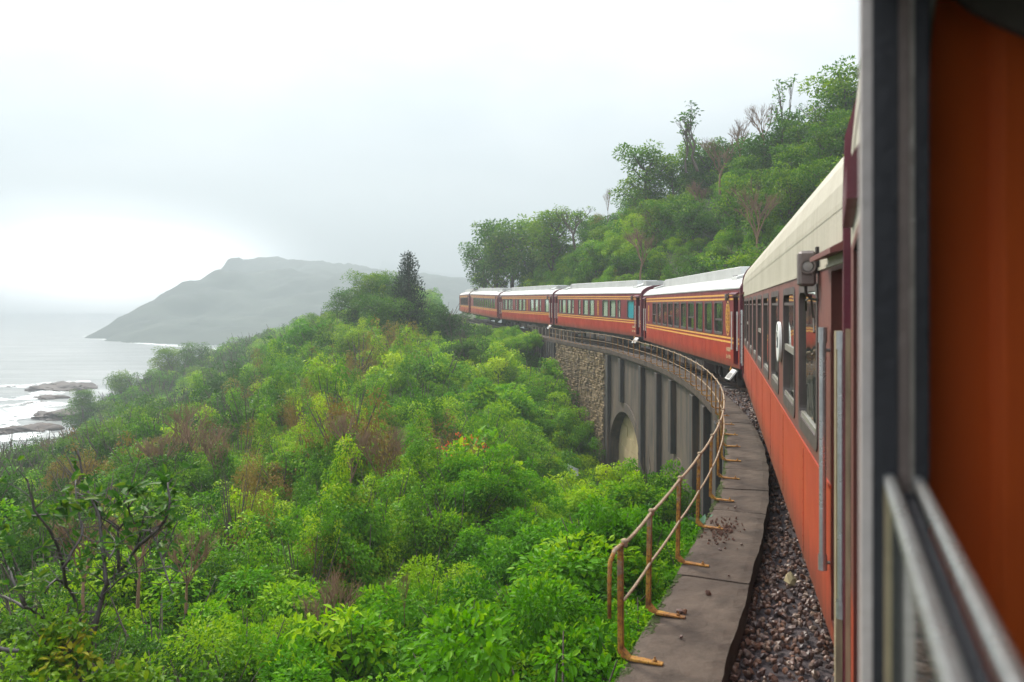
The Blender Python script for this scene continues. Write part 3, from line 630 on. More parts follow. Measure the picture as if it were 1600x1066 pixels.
def gnscatter(name, pts, protos, m_unused=None):
    """stuff: instances of hidden prototype meshes on points (x,y,z,rotx,roty,rotz,scale,index)"""
    col = bpy.data.collections.new(name+'_kinds')
    for n_, me in enumerate(protos): col.objects.link(bpy.data.objects.new('kind_%02d_' % n_+me.name, me))
    names = sorted(o.name for o in col.objects)
    A = np.array(pts, dtype=np.float32); me = bpy.data.meshes.new(name); me.vertices.add(len(A)); me.vertices.foreach_set('co', A[:, :3].copy().ravel())
    a = me.attributes.new('rot', 'FLOAT_VECTOR', 'POINT'); a.data.foreach_set('vector', A[:, 3:6].copy().ravel())
    a = me.attributes.new('scl', 'FLOAT', 'POINT'); a.data.foreach_set('value', A[:, 6].copy())
    a = me.attributes.new('idx', 'INT', 'POINT'); a.data.foreach_set('value', A[:, 7].astype(np.int32))
    ng = bpy.data.node_groups.new(name, 'GeometryNodeTree')
    ng.interface.new_socket('Geometry', in_out='INPUT', socket_type='NodeSocketGeometry'); ng.interface.new_socket('Geometry', in_out='OUTPUT', socket_type='NodeSocketGeometry')
    gi = ng.nodes.new('NodeGroupInput'); go = ng.nodes.new('NodeGroupOutput')
    ci = ng.nodes.new('GeometryNodeCollectionInfo'); ci.inputs['Collection'].default_value = col; ci.inputs['Separate Children'].default_value = True; ci.inputs['Reset Children'].default_value = True
    iop = ng.nodes.new('GeometryNodeInstanceOnPoints'); iop.inputs['Pick Instance'].default_value = True
    def na(nm, dt):
        q = ng.nodes.new('GeometryNodeInputNamedAttribute'); q.data_type = dt; q.inputs[0].default_value = nm; return q.outputs['Attribute']
    e2r = ng.nodes.new('FunctionNodeEulerToRotation'); ng.links.new(na('rot', 'FLOAT_VECTOR'), e2r.inputs[0])
    ng.links.new(gi.outputs[0], iop.inputs['Points']); ng.links.new(ci.outputs[0], iop.inputs['Instance'])
    ng.links.new(e2r.outputs[0], iop.inputs['Rotation']); ng.links.new(na('scl', 'FLOAT'), iop.inputs['Scale']); ng.links.new(na('idx', 'INT'), iop.inputs['Instance Index'])
    ng.links.new(iop.outputs[0], go.inputs[0])
    o = link(bpy.data.objects.new(name, me)); md = o.modifiers.new('scatter', 'NODES'); md.node_group = ng; o['kind'] = 'stuff'; return o
def stone_mesh(name, seed, m=None):
    r = np.random.RandomState(seed); bm = bmesh.new(); bmesh.ops.create_icosphere(bm, subdivisions=1, radius=1)
    pl = [Vector(r.normal(size=3)).normalized() for _ in range(9)]
    for v in bm.verts:
        d = v.co.normalized(); k = 1.
        for q in pl:
            c = d.dot(q)
            if c > .25: k = min(k, (.55+.3*r.rand())/c if c > .6 else k)
        v.co = d*k; v.co.x *= 1.25; v.co.z *= .75
    me = bpy.data.meshes.new(name); bm.to_mesh(me); bm.free(); setmats(me, m or M_ball); return me
stones = [stone_mesh('stone', k) for k in range(12)]
pts = []
s0 = s_at_y(4.2); s1 = s_at_y(27)
s = s0
while s < s1:
    y = float(edge_at(s)[1]); ds = .0019*max(.8, (y/9)**1.5); o = -.64-NR.rand()**1.1*(2.4 if y > 7 else 3.); sz = NR.uniform(.02, .04)*(1 if y < 14 else 1.35)
    h = -.30+.10*min(1, (-o-.6)/.9)+NR.uniform(-.01, .035); p = edge_at(s, o, h)
    pts.append((p[0], p[1], p[2], *NR.uniform(0, 6.28, 3), sz, NR.randint(12))); s += ds
tag(gnscatter('gravel_ballast', pts, stones), 'loose purple brown crushed stone ballast beside the train', 'ballast')
lr = link(bpy.data.objects.new('loose_stone', stone_mesh('loose_stone', 77, M_infill))); lr.location = edge_at(s_at_y(8.3), -1.02, -.13); lr.scale = (.06, .1, .07); lr.rotation_euler = (.9, .2, .4)
tag(lr, 'pale upright broken stone lying alone on the dark ballast', 'stone')
tk = empty('railway_track', TRK[len(TRK)//3]); tk_inv = Matrix.Translation(-tk.location); tag(tk, 'metre gauge railway track under the red coaches', 'railway track')
T = np.gradient(TRK, axis=0); T /= np.linalg.norm(T[:, :2], axis=1)[:, None]
for sgn in (-1, 1):
    V = []; F = []; pr = [(-.035, 0), (.035, 0), (.03, -.04), (.01, -.05), (.01, -.11), (.06, -.13), (-.06, -.13), (-.01, -.11), (-.01, -.05), (-.03, -.04)]; k = len(pr); ii = list(range(0, len(TRK), 2))
    for i in ii:
        for o, z in pr: q = o+sgn*.53; V.append((TRK[i][0]-T[i][1]*q, TRK[i][1]+T[i][0]*q, TRK[i][2]+z))
    for i in range(len(ii)-1):
        for j in range(k): F.append((i*k+j, i*k+(j+1) % k, (i+1)*k+(j+1) % k, (i+1)*k+j))
    o = MB().add(V, F).build('rail', M_rust_rail, tk); o.matrix_parent_inverse = tk_inv
sl = MB().box((-.95, -.11, -.12), (.95, .11, .03)).mesh('sleeper', M_sleeper, bevel=.015)
d = 0.; last = TRK[0]
for i in range(1, len(TRK)):
    d += np.linalg.norm(TRK[i]-TRK[i-1])
    if d > .65 and 3 < TRK[i][1] < 75:
        d = 0; o = link(bpy.data.objects.new('sleeper', sl), tk); o.matrix_parent_inverse = tk_inv
        o.location = (TRK[i][0], TRK[i][1], TRK[i][2]-.15); o.rotation_euler = (0, 0, math.atan2(T[i][1], T[i][0])-math.pi/2)

# ------------------------------------------------------------------ railing
rl = empty('railing', edge_at(s_at_y(9))); rl_inv = Matrix.Translation(-rl.location); tag(rl, 'rusty iron post and cable railing along the edge of the viaduct', 'railing')
pm = []
for k in range(4):
    j = random.Random(k); V = []; hw = .032; th = .013   # angle iron: flange along the edge + flange outward, bent inward at the foot
    mb = MB(); H = .86; l1 = j.uniform(-.012, .012)
    mb.hexa([(-hw, .035, .03), (hw, .035, .03), (hw, .035+th, .03), (-hw, .035+th, .03), (-hw+l1, .035, H), (hw+l1, .035, H), (hw+l1, .035+th, H), (-hw+l1, .035+th, H)])
    mb.hexa([(-hw, .035+th, .05), (-hw+th, .035+th, .05), (-hw+th, .07, .05), (-hw, .07, .05), (-hw+l1, .035+th, H-.01), (-hw+th+l1, .035+th, H-.01), (-hw+th+l1, .07, H-.01), (-hw+l1, .07, H-.01)])
    mb.hexa([(-hw, -.02, .012), (hw, -.02, .012), (hw, .046, .03), (-hw, .046, .03), (-hw, -.02, .03), (hw, -.02, .03), (hw, .035, .085), (-hw, .035, .085)])
    mb.hexa([(-hw*.8, -.26, .008), (hw*.8, -.26, .008), (hw, -.02, .010), (-hw, -.02, .010), (-hw*.8, -.26, .022), (hw*.8, -.26, .022), (hw, -.02, .03), (-hw, -.02, .03)])
    mb.lathe((0, -.2, .02), (0, 0, 1), [(.016, 0), (.016, .02), (.007, .021), (.007, .04), (0, .04)], 6)
    pm.append(mb.mesh('post', M_rust, bevel=.003))
posts = []; s = s_at_y(5.95); k = 0
while s < S_AB1+2:
    p = edge_at(s, 0, 0); t = edge_at(s+.1)-edge_at(s-.1); o = link(bpy.data.objects.new('post', pm[k % 4]), rl); o.matrix_parent_inverse = rl_inv
    o.location = p; o.rotation_euler = (rnd.uniform(-.02, .03), rnd.uniform(-.025, .025), math.atan2(t[1], t[0])); posts.append(s)
    s += .95 if k == 0 else (1.42 if edge_at(s)[1] < 45 else 1.8); k += 1
up_, lo_, kn = [], [], MB()
for i, s in enumerate(posts):
    a = edge_at(s, .03, .855); b = edge_at(s, .03, .44); up_.append(a); lo_.append(b)
    q = edge_at(s+.02, .03, .862); kn.lathe(q-Vector((0, 0, .03)), (0, 0, 1), [(.0, -.005), (.02, 0), (.026, .012), (.021, .03), (.03, .045), (.016, .058), (0, .06)], 8)
    if i+1 < len(posts):
        for f in (.33, .67):
            m_ = s*(1-f)+posts[i+1]*f; up_.append(edge_at(m_, .03, .845)); lo_.append(edge_at(m_, .03, .43))
e0 = edge_at(posts[0]-.02, .035, .86); dd = edge_at(posts[0]-.3)-edge_at(posts[0]); out = edge_at(posts[0], .12)-edge_at(posts[0])
bend = [e0+dd*.5+out*.5+Vector((0, 0, -.5)), e0+dd*.5+out*.5+Vector((0, 0, -.25)), e0+dd*.45+out*.5+Vector((0, 0, -.1)), e0+dd*.3+out*.3+Vector((0, 0, -.02))]
for nm, pl, rr in (('top_cable', up_, .015), ('middle_cable', lo_, .012)):
    mb = MB(); mb.tube(pl, rr, 6); o = mb.build(nm, M_rope, rl, smooth=True); o.matrix_parent_inverse = rl_inv
mb = MB(); mb.tube(bend+[e0], [.015, .016, .017, .017, .016], 7); o = mb.build('bent_end_pipe', M_rust, rl, smooth=True); o.matrix_parent_inverse = rl_inv
o = kn.build('cable_knot', M_rope, rl, smooth=True); o.matrix_parent_inverse = rl_inv

# ------------------------------------------------------------------ coaches
W = 2.8; LEN = 20.
def rrect(y0, y1, z0, z1, r, n=5):
    pts = []
    for cy, cz, a0 in ((y1-r, z1-r, 0), (y0+r, z1-r, 90), (y0+r, z0+r, 180), (y1-r, z0+r, 270)):
        for k in range(n+1): a = R(a0+90*k/n); pts.append((cy+r*math.cos(a), cz+r*math.sin(a)))
    return pts
def frame_mb(y0, y1, z0, z1, bw, proud, r=.12, bt=None):
    """rounded frame ring round an opening, built in the plane x=0 facing -x"""
    mb = MB(); a = rrect(y0-.02, y1+.02, z0-.02, z1+.02, r); b = rrect(y0+bw, y1-bw, z0+(bt or bw), z1-bw, max(.03, r-.03)); n = len(a)
    V = [(-proud, y, z) for y, z in a]+[(-proud, y, z) for y, z in b]+[(.0, y, z) for y, z in a]+[(.06, y, z) for y, z in b]; F = []
    for k in range(n):
        j = (k+1) % n; F += [(k, j, n+j, n+k), (2*n+k, 2*n+j, j, k), (n+k, n+j, 3*n+j, 3*n+k)]
    return mb.add(V, F)
TXT = {}
def text_mesh(body, size, m):
    c = bpy.data.curves.new('lettering', 'FONT'); c.body = body; c.size = size; c.extrude = .002; c.resolution_u = 2
    o = bpy.data.objects.new('lettering', c); COL.objects.link(o); bpy.context.view_layer.update()
    me = bpy.data.meshes.new_from_object(o.evaluated_get(bpy.context.evaluated_depsgraph_get())); bpy.data.objects.remove(o)
    me.materials.clear(); setmats(me, m); return me
def bogie_mb():
    mb = MB(); mb.box((.42, -1.25, .35), (.5, 1.25, .6)); mb.box((2.3, -1.25, .35), (2.38, 1.25, .6)); mb.box((.45, -.2, .4), (2.35, .2, .7))
    for y in (-.9, .9):
        mb.box((.36, y-.13, .22), (.42, y+.13, .62)); mb.lathe((.33, y, .4), (1, 0, 0), [(0, -.03), (.08, -.03), (.1, .05)], 10)
        for x in (.3, .55):
            for q in (-.28, .28): mb.lathe((x, y+q, .3), (0, 0, 1), [(.055, 0), (.055, .3)], 8)
    return mb
def wheel_mesh():
    mb = MB(); mb.lathe((0, 0, 0), (1, 0, 0), [(.05, -.02), (.3, -.01), (.36, -.04), (.4, -.05), (.4, .02), (.37, .06), (.3, .05), (.1, .06), (0, .08)], 20); return mb.mesh('wheel', M_black, True)
WHEEL = wheel_mesh(); BOGIE = bogie_mb().mesh('bogie', M_black)
def coach(name, label, c, wins, sp):
    A, B, za, zb = ENDS[c]; A = np.array(A); B = np.array(B); d = B-A; L = np.linalg.norm(d); th = math.atan2(d[0], d[1])
    nrm = np.array([d[1], -d[0]])/L; mid = (A+B)/2+nrm*W/2
    root = empty(name, (mid[0], mid[1], (za+zb)/2), (math.atan2(zb-za, L), 0, -th)); tag(root, label, 'railway coach', 'red coaches of the train')
    inv = Matrix.Translation((-W/2, -L/2, 0))           # local design frame: x across from the valley side, y along, z up from the skirt
    def part(mb, nm, m, parent=None, **k):
        o = mb.build(nm, m, parent or root, **k); o.matrix_parent_inverse = inv if parent is None else Matrix.Identity(4); return o
    def put(me, nm, loc=(0, 0, 0), rot=(0, 0, 0), parent=None, scale=None):
        o = link(bpy.data.objects.new(nm, me), parent or root); o.matrix_parent_inverse = inv if parent is None else Matrix.Identity(4)
        o.location = loc; o.rotation_euler = rot
        if scale: o.scale = scale
        return o
    ev = sp['eave']; zc = sp['split']; ct = sp['cream']; up_m, lo_m, cr_m = sp['mats']
    dn, df = sp.get('door_n', (.3, .85)), sp.get('door_f', (L-.85, L-.3)); dz0, dz1 = .12, sp.get('door_top', 2.2)
    holes = [(a, b, z0, z1) for a, b, z0, z1, k in wins]+[(dn[0], dn[1], dz0, dz1), (df[0], df[1], dz0, dz1)]
    ys = sorted({0, L}|{q for h in holes for q in h[:2]}); zs = sorted({0, zc, ct, ev}|{q for h in holes for q in h[2:4]})
    mb = MB()
    for side in (0, 1):
        X0, X1 = (0, .06) if side == 0 else (W, W-.06)
        for y0, y1 in zip(ys[:-1], ys[1:]):
            for z0, z1 in zip(zs[:-1], zs[1:]):
                my, mz = (y0+y1)/2, (z0+z1)/2
                if any(a < my < b and e < mz < f for a, b, e, f in holes): continue
                mi = 1 if mz < zc else (2 if mz > ct else 0)
                for x, im in ((X0, mi), (X1, 3)): mb.quad((x, y0, z0), (x, y1, z0), (x, y1, z1), (x, y0, z1), im)
        for a, b, e, f in holes:
            for p, q in (((a, e), (b, e)), ((b, e), (b, f)), ((b, f), (a, f)), ((a, f), (a, e))):
                mb.quad((X0, *p), (X0, *q), (X1, *q), (X1, *p), 0)
    prof = sp['roof']; full = [(0, 0), (0, ev)]+prof+[(W-o, z) for o, z in prof[::-1] if o < W/2]+[(W, ev), (W, 0)]
    for y in (0, L): mb.add([(x, y, z) for x, z in full], [tuple(range(len(full)))], 0)
    mb.quad((.06, .02, .1), (W-.06, .02, .1), (W-.06, L-.02, .1), (.06, L-.02, .1), 3)
    b = part(mb, 'body', [up_m, lo_m, cr_m, M_inner])
    # roof shell: overhangs the side by 3 cm at the gutter
    mb = MB(); gx = -.003 if sp['old'] else -.03; top = [(gx, ev-.01), (gx, ev+.03)]+prof; pr = top+[(W-o, z) for o, z in top[::-1] if o < W/2]; n = len(pr); V = []; F = []
    ky = 10
    for k in range(ky+1): V += [(x, L*k/ky, z+.004) for x, z in pr]
    for k in range(ky):
        for j in range(n-1): F.append((k*n+j, k*n+j+1, (k+1)*n+j+1, (k+1)*n+j))
    F.append(tuple(range(n))); F.append(tuple(range(ky*n, ky*n+n))[::-1])
    part(mb.add(V, F), 'roof', cr_m if sp['old'] else M_white_roof)
    mb = MB(); k = len(full)
    for y0, y1 in ((-.05, .07), (L-.07, L+.05)):
        cx, cz = W/2, 1.4; V = []
        for y in (y0, y1): V += [(x+(-.03 if x < cx else .03 if x > cx else 0), y, z+(.02 if z > 1 else 0)) for x, z in full]
        F = [(j, (j+1) % k, k+(j+1) % k, k+j) for j in range(k)]+[tuple(range(k)), tuple(range(k, 2*k))[::-1]]; part(MB().add(V, F), 'end_rim', M_rim)
    if not sp['old']:
        mb = MB(); a, bb, zt = 2.6, L-2.2, ev+.80
        mb.hexa([(.72, a, ev+.3), (W-.72, a, ev+.3), (W-.72, bb, ev+.3), (.72, bb, ev+.3), (.74, a+.25, zt), (W-.74, a+.25, zt), (W-.74, bb-.25, zt), (.74, bb-.25, zt)])
        dct = part(mb, 'roof_duct', M_white_roof, bevel=.02)
        for y in (a-.9, bb+.15):
            mb = MB(); mb.hexa([(.3, y, ev+.26), (W-.3, y, ev+.26), (W-.3, y+.7, ev+.26), (.3, y+.7, ev+.26), (.34, y, ev+.42), (W/2, y, ev+.74), (W/2, y+.7, ev+.74), (.34, y+.7, ev+.42)])
            h = part(mb, 'roof_hatch', M_white_roof, bevel=.01); mb = MB(); mb.box((.72, y-.55, ev+.3), (W-.72, y-.06, zt-.06)); part(mb, 'grey_roof_unit', M_grey_roof, bevel=.02)
            mb = MB()
            for q in (.12, .35, .58): mb.lathe((.36, y+q, ev+.44), (0, 0, 1), [(.02, 0), (.02, .03), (0, .03)], 6)
            part(mb, 'hatch_bolt', M_black)
        for z in sp['stripes']:
            mb = MB(); e = dn[1]+.0
            mb.box((-.004, dn[1], z-.03), (-.0, df[0], z+.03)); mb.box((-.004, .02, z-.03), (0, dn[0], z+.03)); part(mb, 'stripe', M_yel)
    else:
        if c == 2: mb = MB(); mb.box((-.012, 0, ct-.01), (-.0, L, ct+.012)); part(mb, 'gutter_strip', cr_m)
        mb = MB(); mb.box((-.012, dn[1], zc-.012), (-.0, df[0], zc+.012)); part(mb, 'belt_moulding', lo_m)
    if 2 <= c <= 4:
        for q in range(1, 9):
            y = q*L/9+.3; mb = MB(); mb.box((-.0035, y-.02, .03), (-.0005, y+.02, zc-.05))
            for r_ in range(9): mb.lathe((-.003, y-.012, .08+r_*(zc-.2)/8), (-1, 0, 0), [(.009, 0), (.006, .004), (0, .005)], 5)
            part(mb, 'panel_seam', lo_m)
    # windows
    for a, bb, z0, z1, k in wins:
        if k == 'hole': continue
        fr = part(frame_mb(a, bb, z0, z1, .05, .010 if sp['old'] else .018, bt=.09 if sp['old'] else .06), 'window', M_frame)
        if c < 6:
            zm = z0+(z1-z0)*(.5 if sp['old'] else .45); g = M_glass_teal if k == 'teal' else M_glass
            mb = MB(); lo = zm if k in ('half', 'narrow_half') else z0+.03; mb.quad((.02, a+.03, lo), (.02, a+.03, z1-.03), (.02, bb-.03, z1-.03), (.02, bb-.03, lo)); part(mb, 'pane', g, fr)
            fr.children[-1].matrix_parent_inverse = Matrix.Identity(4)
            if k in ('half', 'narrow_half', 'bar'):
                mb = MB(); mb.box((.005, a+.04, zm-.035), (.045, bb-.04, zm+.03)); part(mb, 'sash_bar', M_sash if sp['old'] else M_frame, fr)
            if k in ('half', 'narrow_half'):
                mb = MB(); mb.quad((.048, a+(bb-a)*.12, z0+.03), (.048, a+(bb-a)*.12, zm), (.048, bb-.03, zm), (.048, bb-.03, z0+.03)); part(mb, 'inner_pane', M_glass, fr)
                mb = MB(); mb.box((.046, a+(bb-a)*.10, z0+.03), (.062, a+(bb-a)*.15, zm)); part(mb, 'sash_stile', M_sash, fr)
            if sp['old']:
                mb = MB(); mb.box((.004, a+.06, z0+.09), (.02, bb-.06, z0+.13)); mb.box((.004, a+.055, z0+.1), (.02, a+.08, z1-.07)); part(mb, 'sash_edge', M_sash, fr)
                if k != 'full': mb = MB(); mb.box((.0, a+.05, z1-.16), (.016, bb-.05, z1-.13)); part(mb, 'top_bar', M_frame, fr)
            if k in ('curt', 'narrow', 'narrow_half', 'teal'):
                V = []; F = []; w_ = (bb-a); n = 14; f0, f1 = (.04, .96) if k == 'teal' else (.26, .86) if k == 'curt' else (.35, 1.)
                for i in range(n+1):
                    y = a+w_*(f0+(f1-f0)*i/n); x = .055+.014*math.sin(i*2.1); V += [(x, y, z0), (x, y, z1)]
                F = [(2*i, 2*i+1, 2*i+3, 2*i+2) for i in range(n)]; part(MB().add(V, F), 'curtain', M_teal if k == 'teal' else M_curt, fr, smooth=True)
        else:
            mb = MB(); mb.quad((.02, a+.03, z0+.03), (.02, a+.03, z1-.03), (.02, bb-.03, z1-.03), (.02, bb-.03, z0+.03)); part(mb, 'pane', M_glass, fr)
        # far side of the coach: glazing opposite
        if c in (2, 3, 4, 5):
            mb = MB(); mb.quad((W-.03, a, z0), (W-.03, a, z1), (W-.03, bb, z1), (W-.03, bb, z0)); part(mb, 'far_side_pane', M_glass)
    # doors, handrails, gutter, steps
    for (a, bb), near in ((dn, 1), (df, 0)):
        mb = MB(); x = sp.get('door_in', .22)
        q0, q1 = (1.25, dz1-.12)
        mb.box((x, a, dz0), (x+.04, bb, q0), 1); mb.box((x, a, q1), (x+.04, bb, dz1), 0); mb.box((x, a, q0), (x+.04, a+.1, q1), 0); mb.box((x, bb-.1, q0), (x+.04, bb, q1), 0)
        for y in (a-.02, bb): mb.box((.0, y, dz0), (x+.04, y+.02, dz1), 0)
        mb.box((0, a, dz1), (x+.04, bb, dz1+.02), 0); mb.box((0, a, dz0-.03), (x+.04, bb, dz0), 0)
        dr = part(mb, 'door', [sp.get('door_m', M_rim), lo_m])
        mb = MB(); mb.quad((x+.015, a+.1, q0), (x+.015, a+.1, q1), (x+.015, bb-.1, q1), (x+.015, bb-.1, q0)); part(mb, 'door_pane', M_glass, dr)
        if 2 <= c <= 5:
            for y in (a-.06, bb+.06):
                z0h, z1h = sp.get('rail_z', (.55, 1.75)); mb = MB(); r_ = sp.get('rail_r', .02); xo = -.045
                mb.tube([(xo, y, z0h), (xo, y, z1h)], r_, 10)
                for z in (z0h, z1h-.1): mb.lathe((xo, y, z), (0, 0, 1), [(r_*1.25, 0), (r_*1.25, .1)], 10)
                part(mb, 'handrail', sp.get('rail_m', M_white), smooth=False)
                mb = MB()
                for z in (z0h+.05, z1h-.15): mb.tube([(xo, y, z), (.02, y, z)], .012, 6)
                part(mb, 'rail_bracket', M_steel)
            if c == 1: continue
            mb = MB(); y0, y1 = a-.1, bb+.2; zg = dz1+.10
            mb.hexa([(-.11, y0, zg-.03), (.0, y0, zg-.005), (.0, y1, zg-.005), (-.11, y1, zg-.03), (-.11, y0, zg), (.0, y0, zg+.06), (.0, y1, zg+.06), (-.11, y1, zg)]); part(mb, 'door_gutter', sp.get('gut_m', M_rim))
            if near and c > 2:
                st = MB(); st.hexa([(-.05, a+.02, -.05), (-.02, a, -.08), (-.02, bb, -.08), (-.05, bb-.02, -.05), (-.28, a+.0, -.34), (-.25, a, -.37), (-.25, bb, -.37), (-.28, bb, -.34)]); part(st, 'step_plate', M_white)
                st = MB(); st.hexa([(-.075, a+.07, -.085), (-.06, a+.07, -.10), (-.06, bb-.07, -.10), (-.075, bb-.07, -.085), (-.262, a+.07, -.31), (-.25, a+.07, -.33), (-.25, bb-.07, -.33), (-.262, bb-.07, -.31)]); part(st, 'step_tread', M_steel)
                hk = MB(); hk.tube([(-.02, bb+.25, .0), (-.04, bb+.25, -.12), (-.01, bb+.28, -.16), (.02, bb+.25, -.05)], .02, 6); part(hk, 'yellow_hook', M_yel)
    # marker lamp by the near door
    if c == 1: return root, part, put, L
    y = sp.get('lamp_y', 1.4); zl = sp.get('lamp_z', 2.17); s_ = sp.get('lamp_s', 1.); mb = MB(); mb.box((-.15*s_, y, zl), (-.02, y+.16*s_, zl+.27*s_)); lamp = part(mb, 'loudspeaker_box', M_lampgrey, bevel=.02)
    mb = MB(); mb.lathe((-.085*s_, y-.002, zl+.15*s_), (0, -1, 0), [(.058*s_, 0), (.058*s_, .02), (.045*s_, .02), (.043*s_, .008)], 20); part(mb, 'lens_ring', M_lampgrey, lamp)
    mb = MB(); mb.lathe((-.085*s_, y-.004, zl+.15*s_), (0, -1, 0), [(.043*s_, 0), (.036*s_, .008), (0, .012)], 20); part(mb, 'lens', M_lens, lamp)
    mb = MB(); mb.box((-.02, y+.02, zl+.1*s_), (.002, y+.1*s_, zl+.3*s_)); mb.tube([(-.09*s_, y+.08*s_, zl), (-.09*s_, y+.08*s_, zl-.05), (-.05, y+.08, zl-.09), (.0, y+.05, zl-.1)], .012*s_, 6); part(mb, 'lamp_bracket', M_black, lamp)
    # underframe
    if c >= 2:
        mb = MB(); mb.box((.25, 1.2, -.18), (.4, L-1.2, .02)); mb.box((W-.4, 1.2, -.18), (W-.25, L-1.2, .02)); part(mb, 'sole_bar', M_black)
        if c <= 5:
            hgt = TRK_off[c]
            for y in (3.2, L-3.2):
                bo = put(BOGIE, 'bogie', (0, y, -hgt)); 
                for yy in (-.9, .9):
                    for x in (.62, W-.62): put(WHEEL, 'wheel', (x, yy, .4), (0, 0, 0 if x > 1 else math.pi), bo)
            for k, (y, ln, dp, x) in enumerate(((6.4, 1.3, .5, .3), (8.3, .8, .42, .36), (10.2, 1.7, .46, .28), (12.6, .9, .5, .34), (14.2, .7, .36, .3))):
                mb = MB(); mb.box((x, y, -.1-dp), (x+.7, y+ln, -.0)); 
                for q in range(3): mb.box((x-.02, y+ln*(q+.5)/3-.02, -.08-dp), (x, y+ln*(q+.5)/3+.02, -.02))
                part(mb, 'equipment_box', M_black if k % 2 else M_lampgrey, bevel=.02)
            mb = MB(); mb.lathe((.55, 7.9, -.42), (0, 1, 0), [(0, 0), (.2, .02), (.22, .1), (.22, 1.9), (.2, 1.98), (0, 2.)], 14); mb.tube([(.4, 2, -.2), (.4, 9, -.26), (.42, L-2, -.2)], .03, 6); part(mb, 'air_tank', M_lampgrey, smooth=True)
    # gangway bellows towards the next coach
    mb = MB(); V = []; F = []; n = 9
    for k in range(n):
        e = .06*(k % 2); y = L+.02+.62*k/(n-1); V += [(.9-e, y, .15), (W-.9+e, y, .15), (W-.9+e, y, 2.35+e), (.9-e, y, 2.35+e)]
    for k in range(n-1):
        for j in range(4): F.append((k*4+j, k*4+(j+1) % 4, (k+1)*4+(j+1) % 4, (k+1)*4+j))
    part(mb.add(V, F), 'gangway_bellows', M_rubber)
    return root, part, put, L
TRK_off = {c: v for c, v in {2: .62, 3: .80, 4: .92, 5: .96}.items()}
RN = [(.06, 2.58), (.18, 2.69), (.36, 2.79), (.7, 2.88), (1.4, 2.95)]
RO = [(.005, 2.86), (.05, 3.02), (.13, 3.16), (.26, 3.29), (.5, 3.42), (.9, 3.53), (1.4, 3.58)]
SPN = dict(old=False, eave=2.46, split=.83, cream=2.458, mats=(M_red_up, M_red_low, M_red_up), roof=RN, stripes=(2.27, 2.14, .895, .765), lamp_s=.8, lamp_z=2.1)
SPO = dict(old=True, eave=2.72, split=.975, cream=2.40, mats=(M_brown, M_orange, M_cream), roof=RO, stripes=(), door_n=(.05, .76), door_f=(LEN-.98, LEN-.2), door_top=2.36, door_in=.07, door_m=M_brown,
           rail_z=(.42, 2.0), rail_r=.023, rail_m=M_chrome, gut_m=M_brown, lamp_y=1.38, lamp_z=2.28, lamp_s=.95)
# coach 2: next to ours
w2 = []
for k, cy in enumerate((2.15, 3.95, 6.05, 8.05, 10.05, 12.05, 14.05, 16.05, 17.9)):
    w2.append((cy-.68, cy+.68, 1.08, 2.30, 'full' if k == 0 else ('half' if k in (1, 4, 7) else 'bar0')))
c2, part2, put2, L2 = coach('railway_coach', 'orange red coach with cream roof, next one ahead with a round white sign', 2, w2, SPO)
mb = MB(); mb.lathe((-.03, 5.0, 1.72), (-1, 0, 0), [(.0, .014), (.225, .014), (.232, .008), (.232, -.02)], 36); sg = part2(mb, 'round_sign', M_sign)
mb = MB()
for y, z, a, b in ((5.08, 1.78, .02, .11), (5.03, 1.75, .02, .16), (4.97, 1.72, .05, .1), (4.92, 1.72, .018, .12), (5.02, 1.66, .14, .02), (4.98, 1.86, .04, .03), (4.94, 1.9, .02, .05)): mb.box((-.048, y-a/2, z-b/2), (-.0445, y+a/2, z+b/2))
part2(mb, 'sign_lettering', M_ink, sg)
mb = MB(); mb.box((.1, .1, .35), (.15, .16, .55)); mb.tube([(.13, .35, 1.30), (.07, .35, 1.30), (.06, .35, 1.22)], .022, 8); part2(mb, 'door_handle', M_white)
mb = MB(); mb.box((.135, .31, 1.05), (.16, .39, 1.4)); part2(mb, 'lock_plate', M_sash)
mb = MB(); mb.box((-.012, .18, -.3), (.14, .34, -.02)); part2(mb, 'corner_step', M_black, bevel=.01)
mb = MB(); mb.box((-.015, .36, -.08), (.05, .44, .1)); part2(mb, 'corner_bracket', M_beige)
mb = MB(); mb.tube([(-.05, 1.45, 2.22), (-.03, 1.5, 2.05), (-.045, 1.3, 1.95)], .008, 5); mb.tube([(-.03, 1.62, 2.2), (-.04, 1.9, 2.18), (-.03, 2.0, 2.1)], .008, 5); part2(mb, 'dangling_wire', M_black)
mb = MB(); mb.box((-.07, .03, .0), (-.035, .09, 2.0)); part2(mb, 'end_fairing', M_beige)
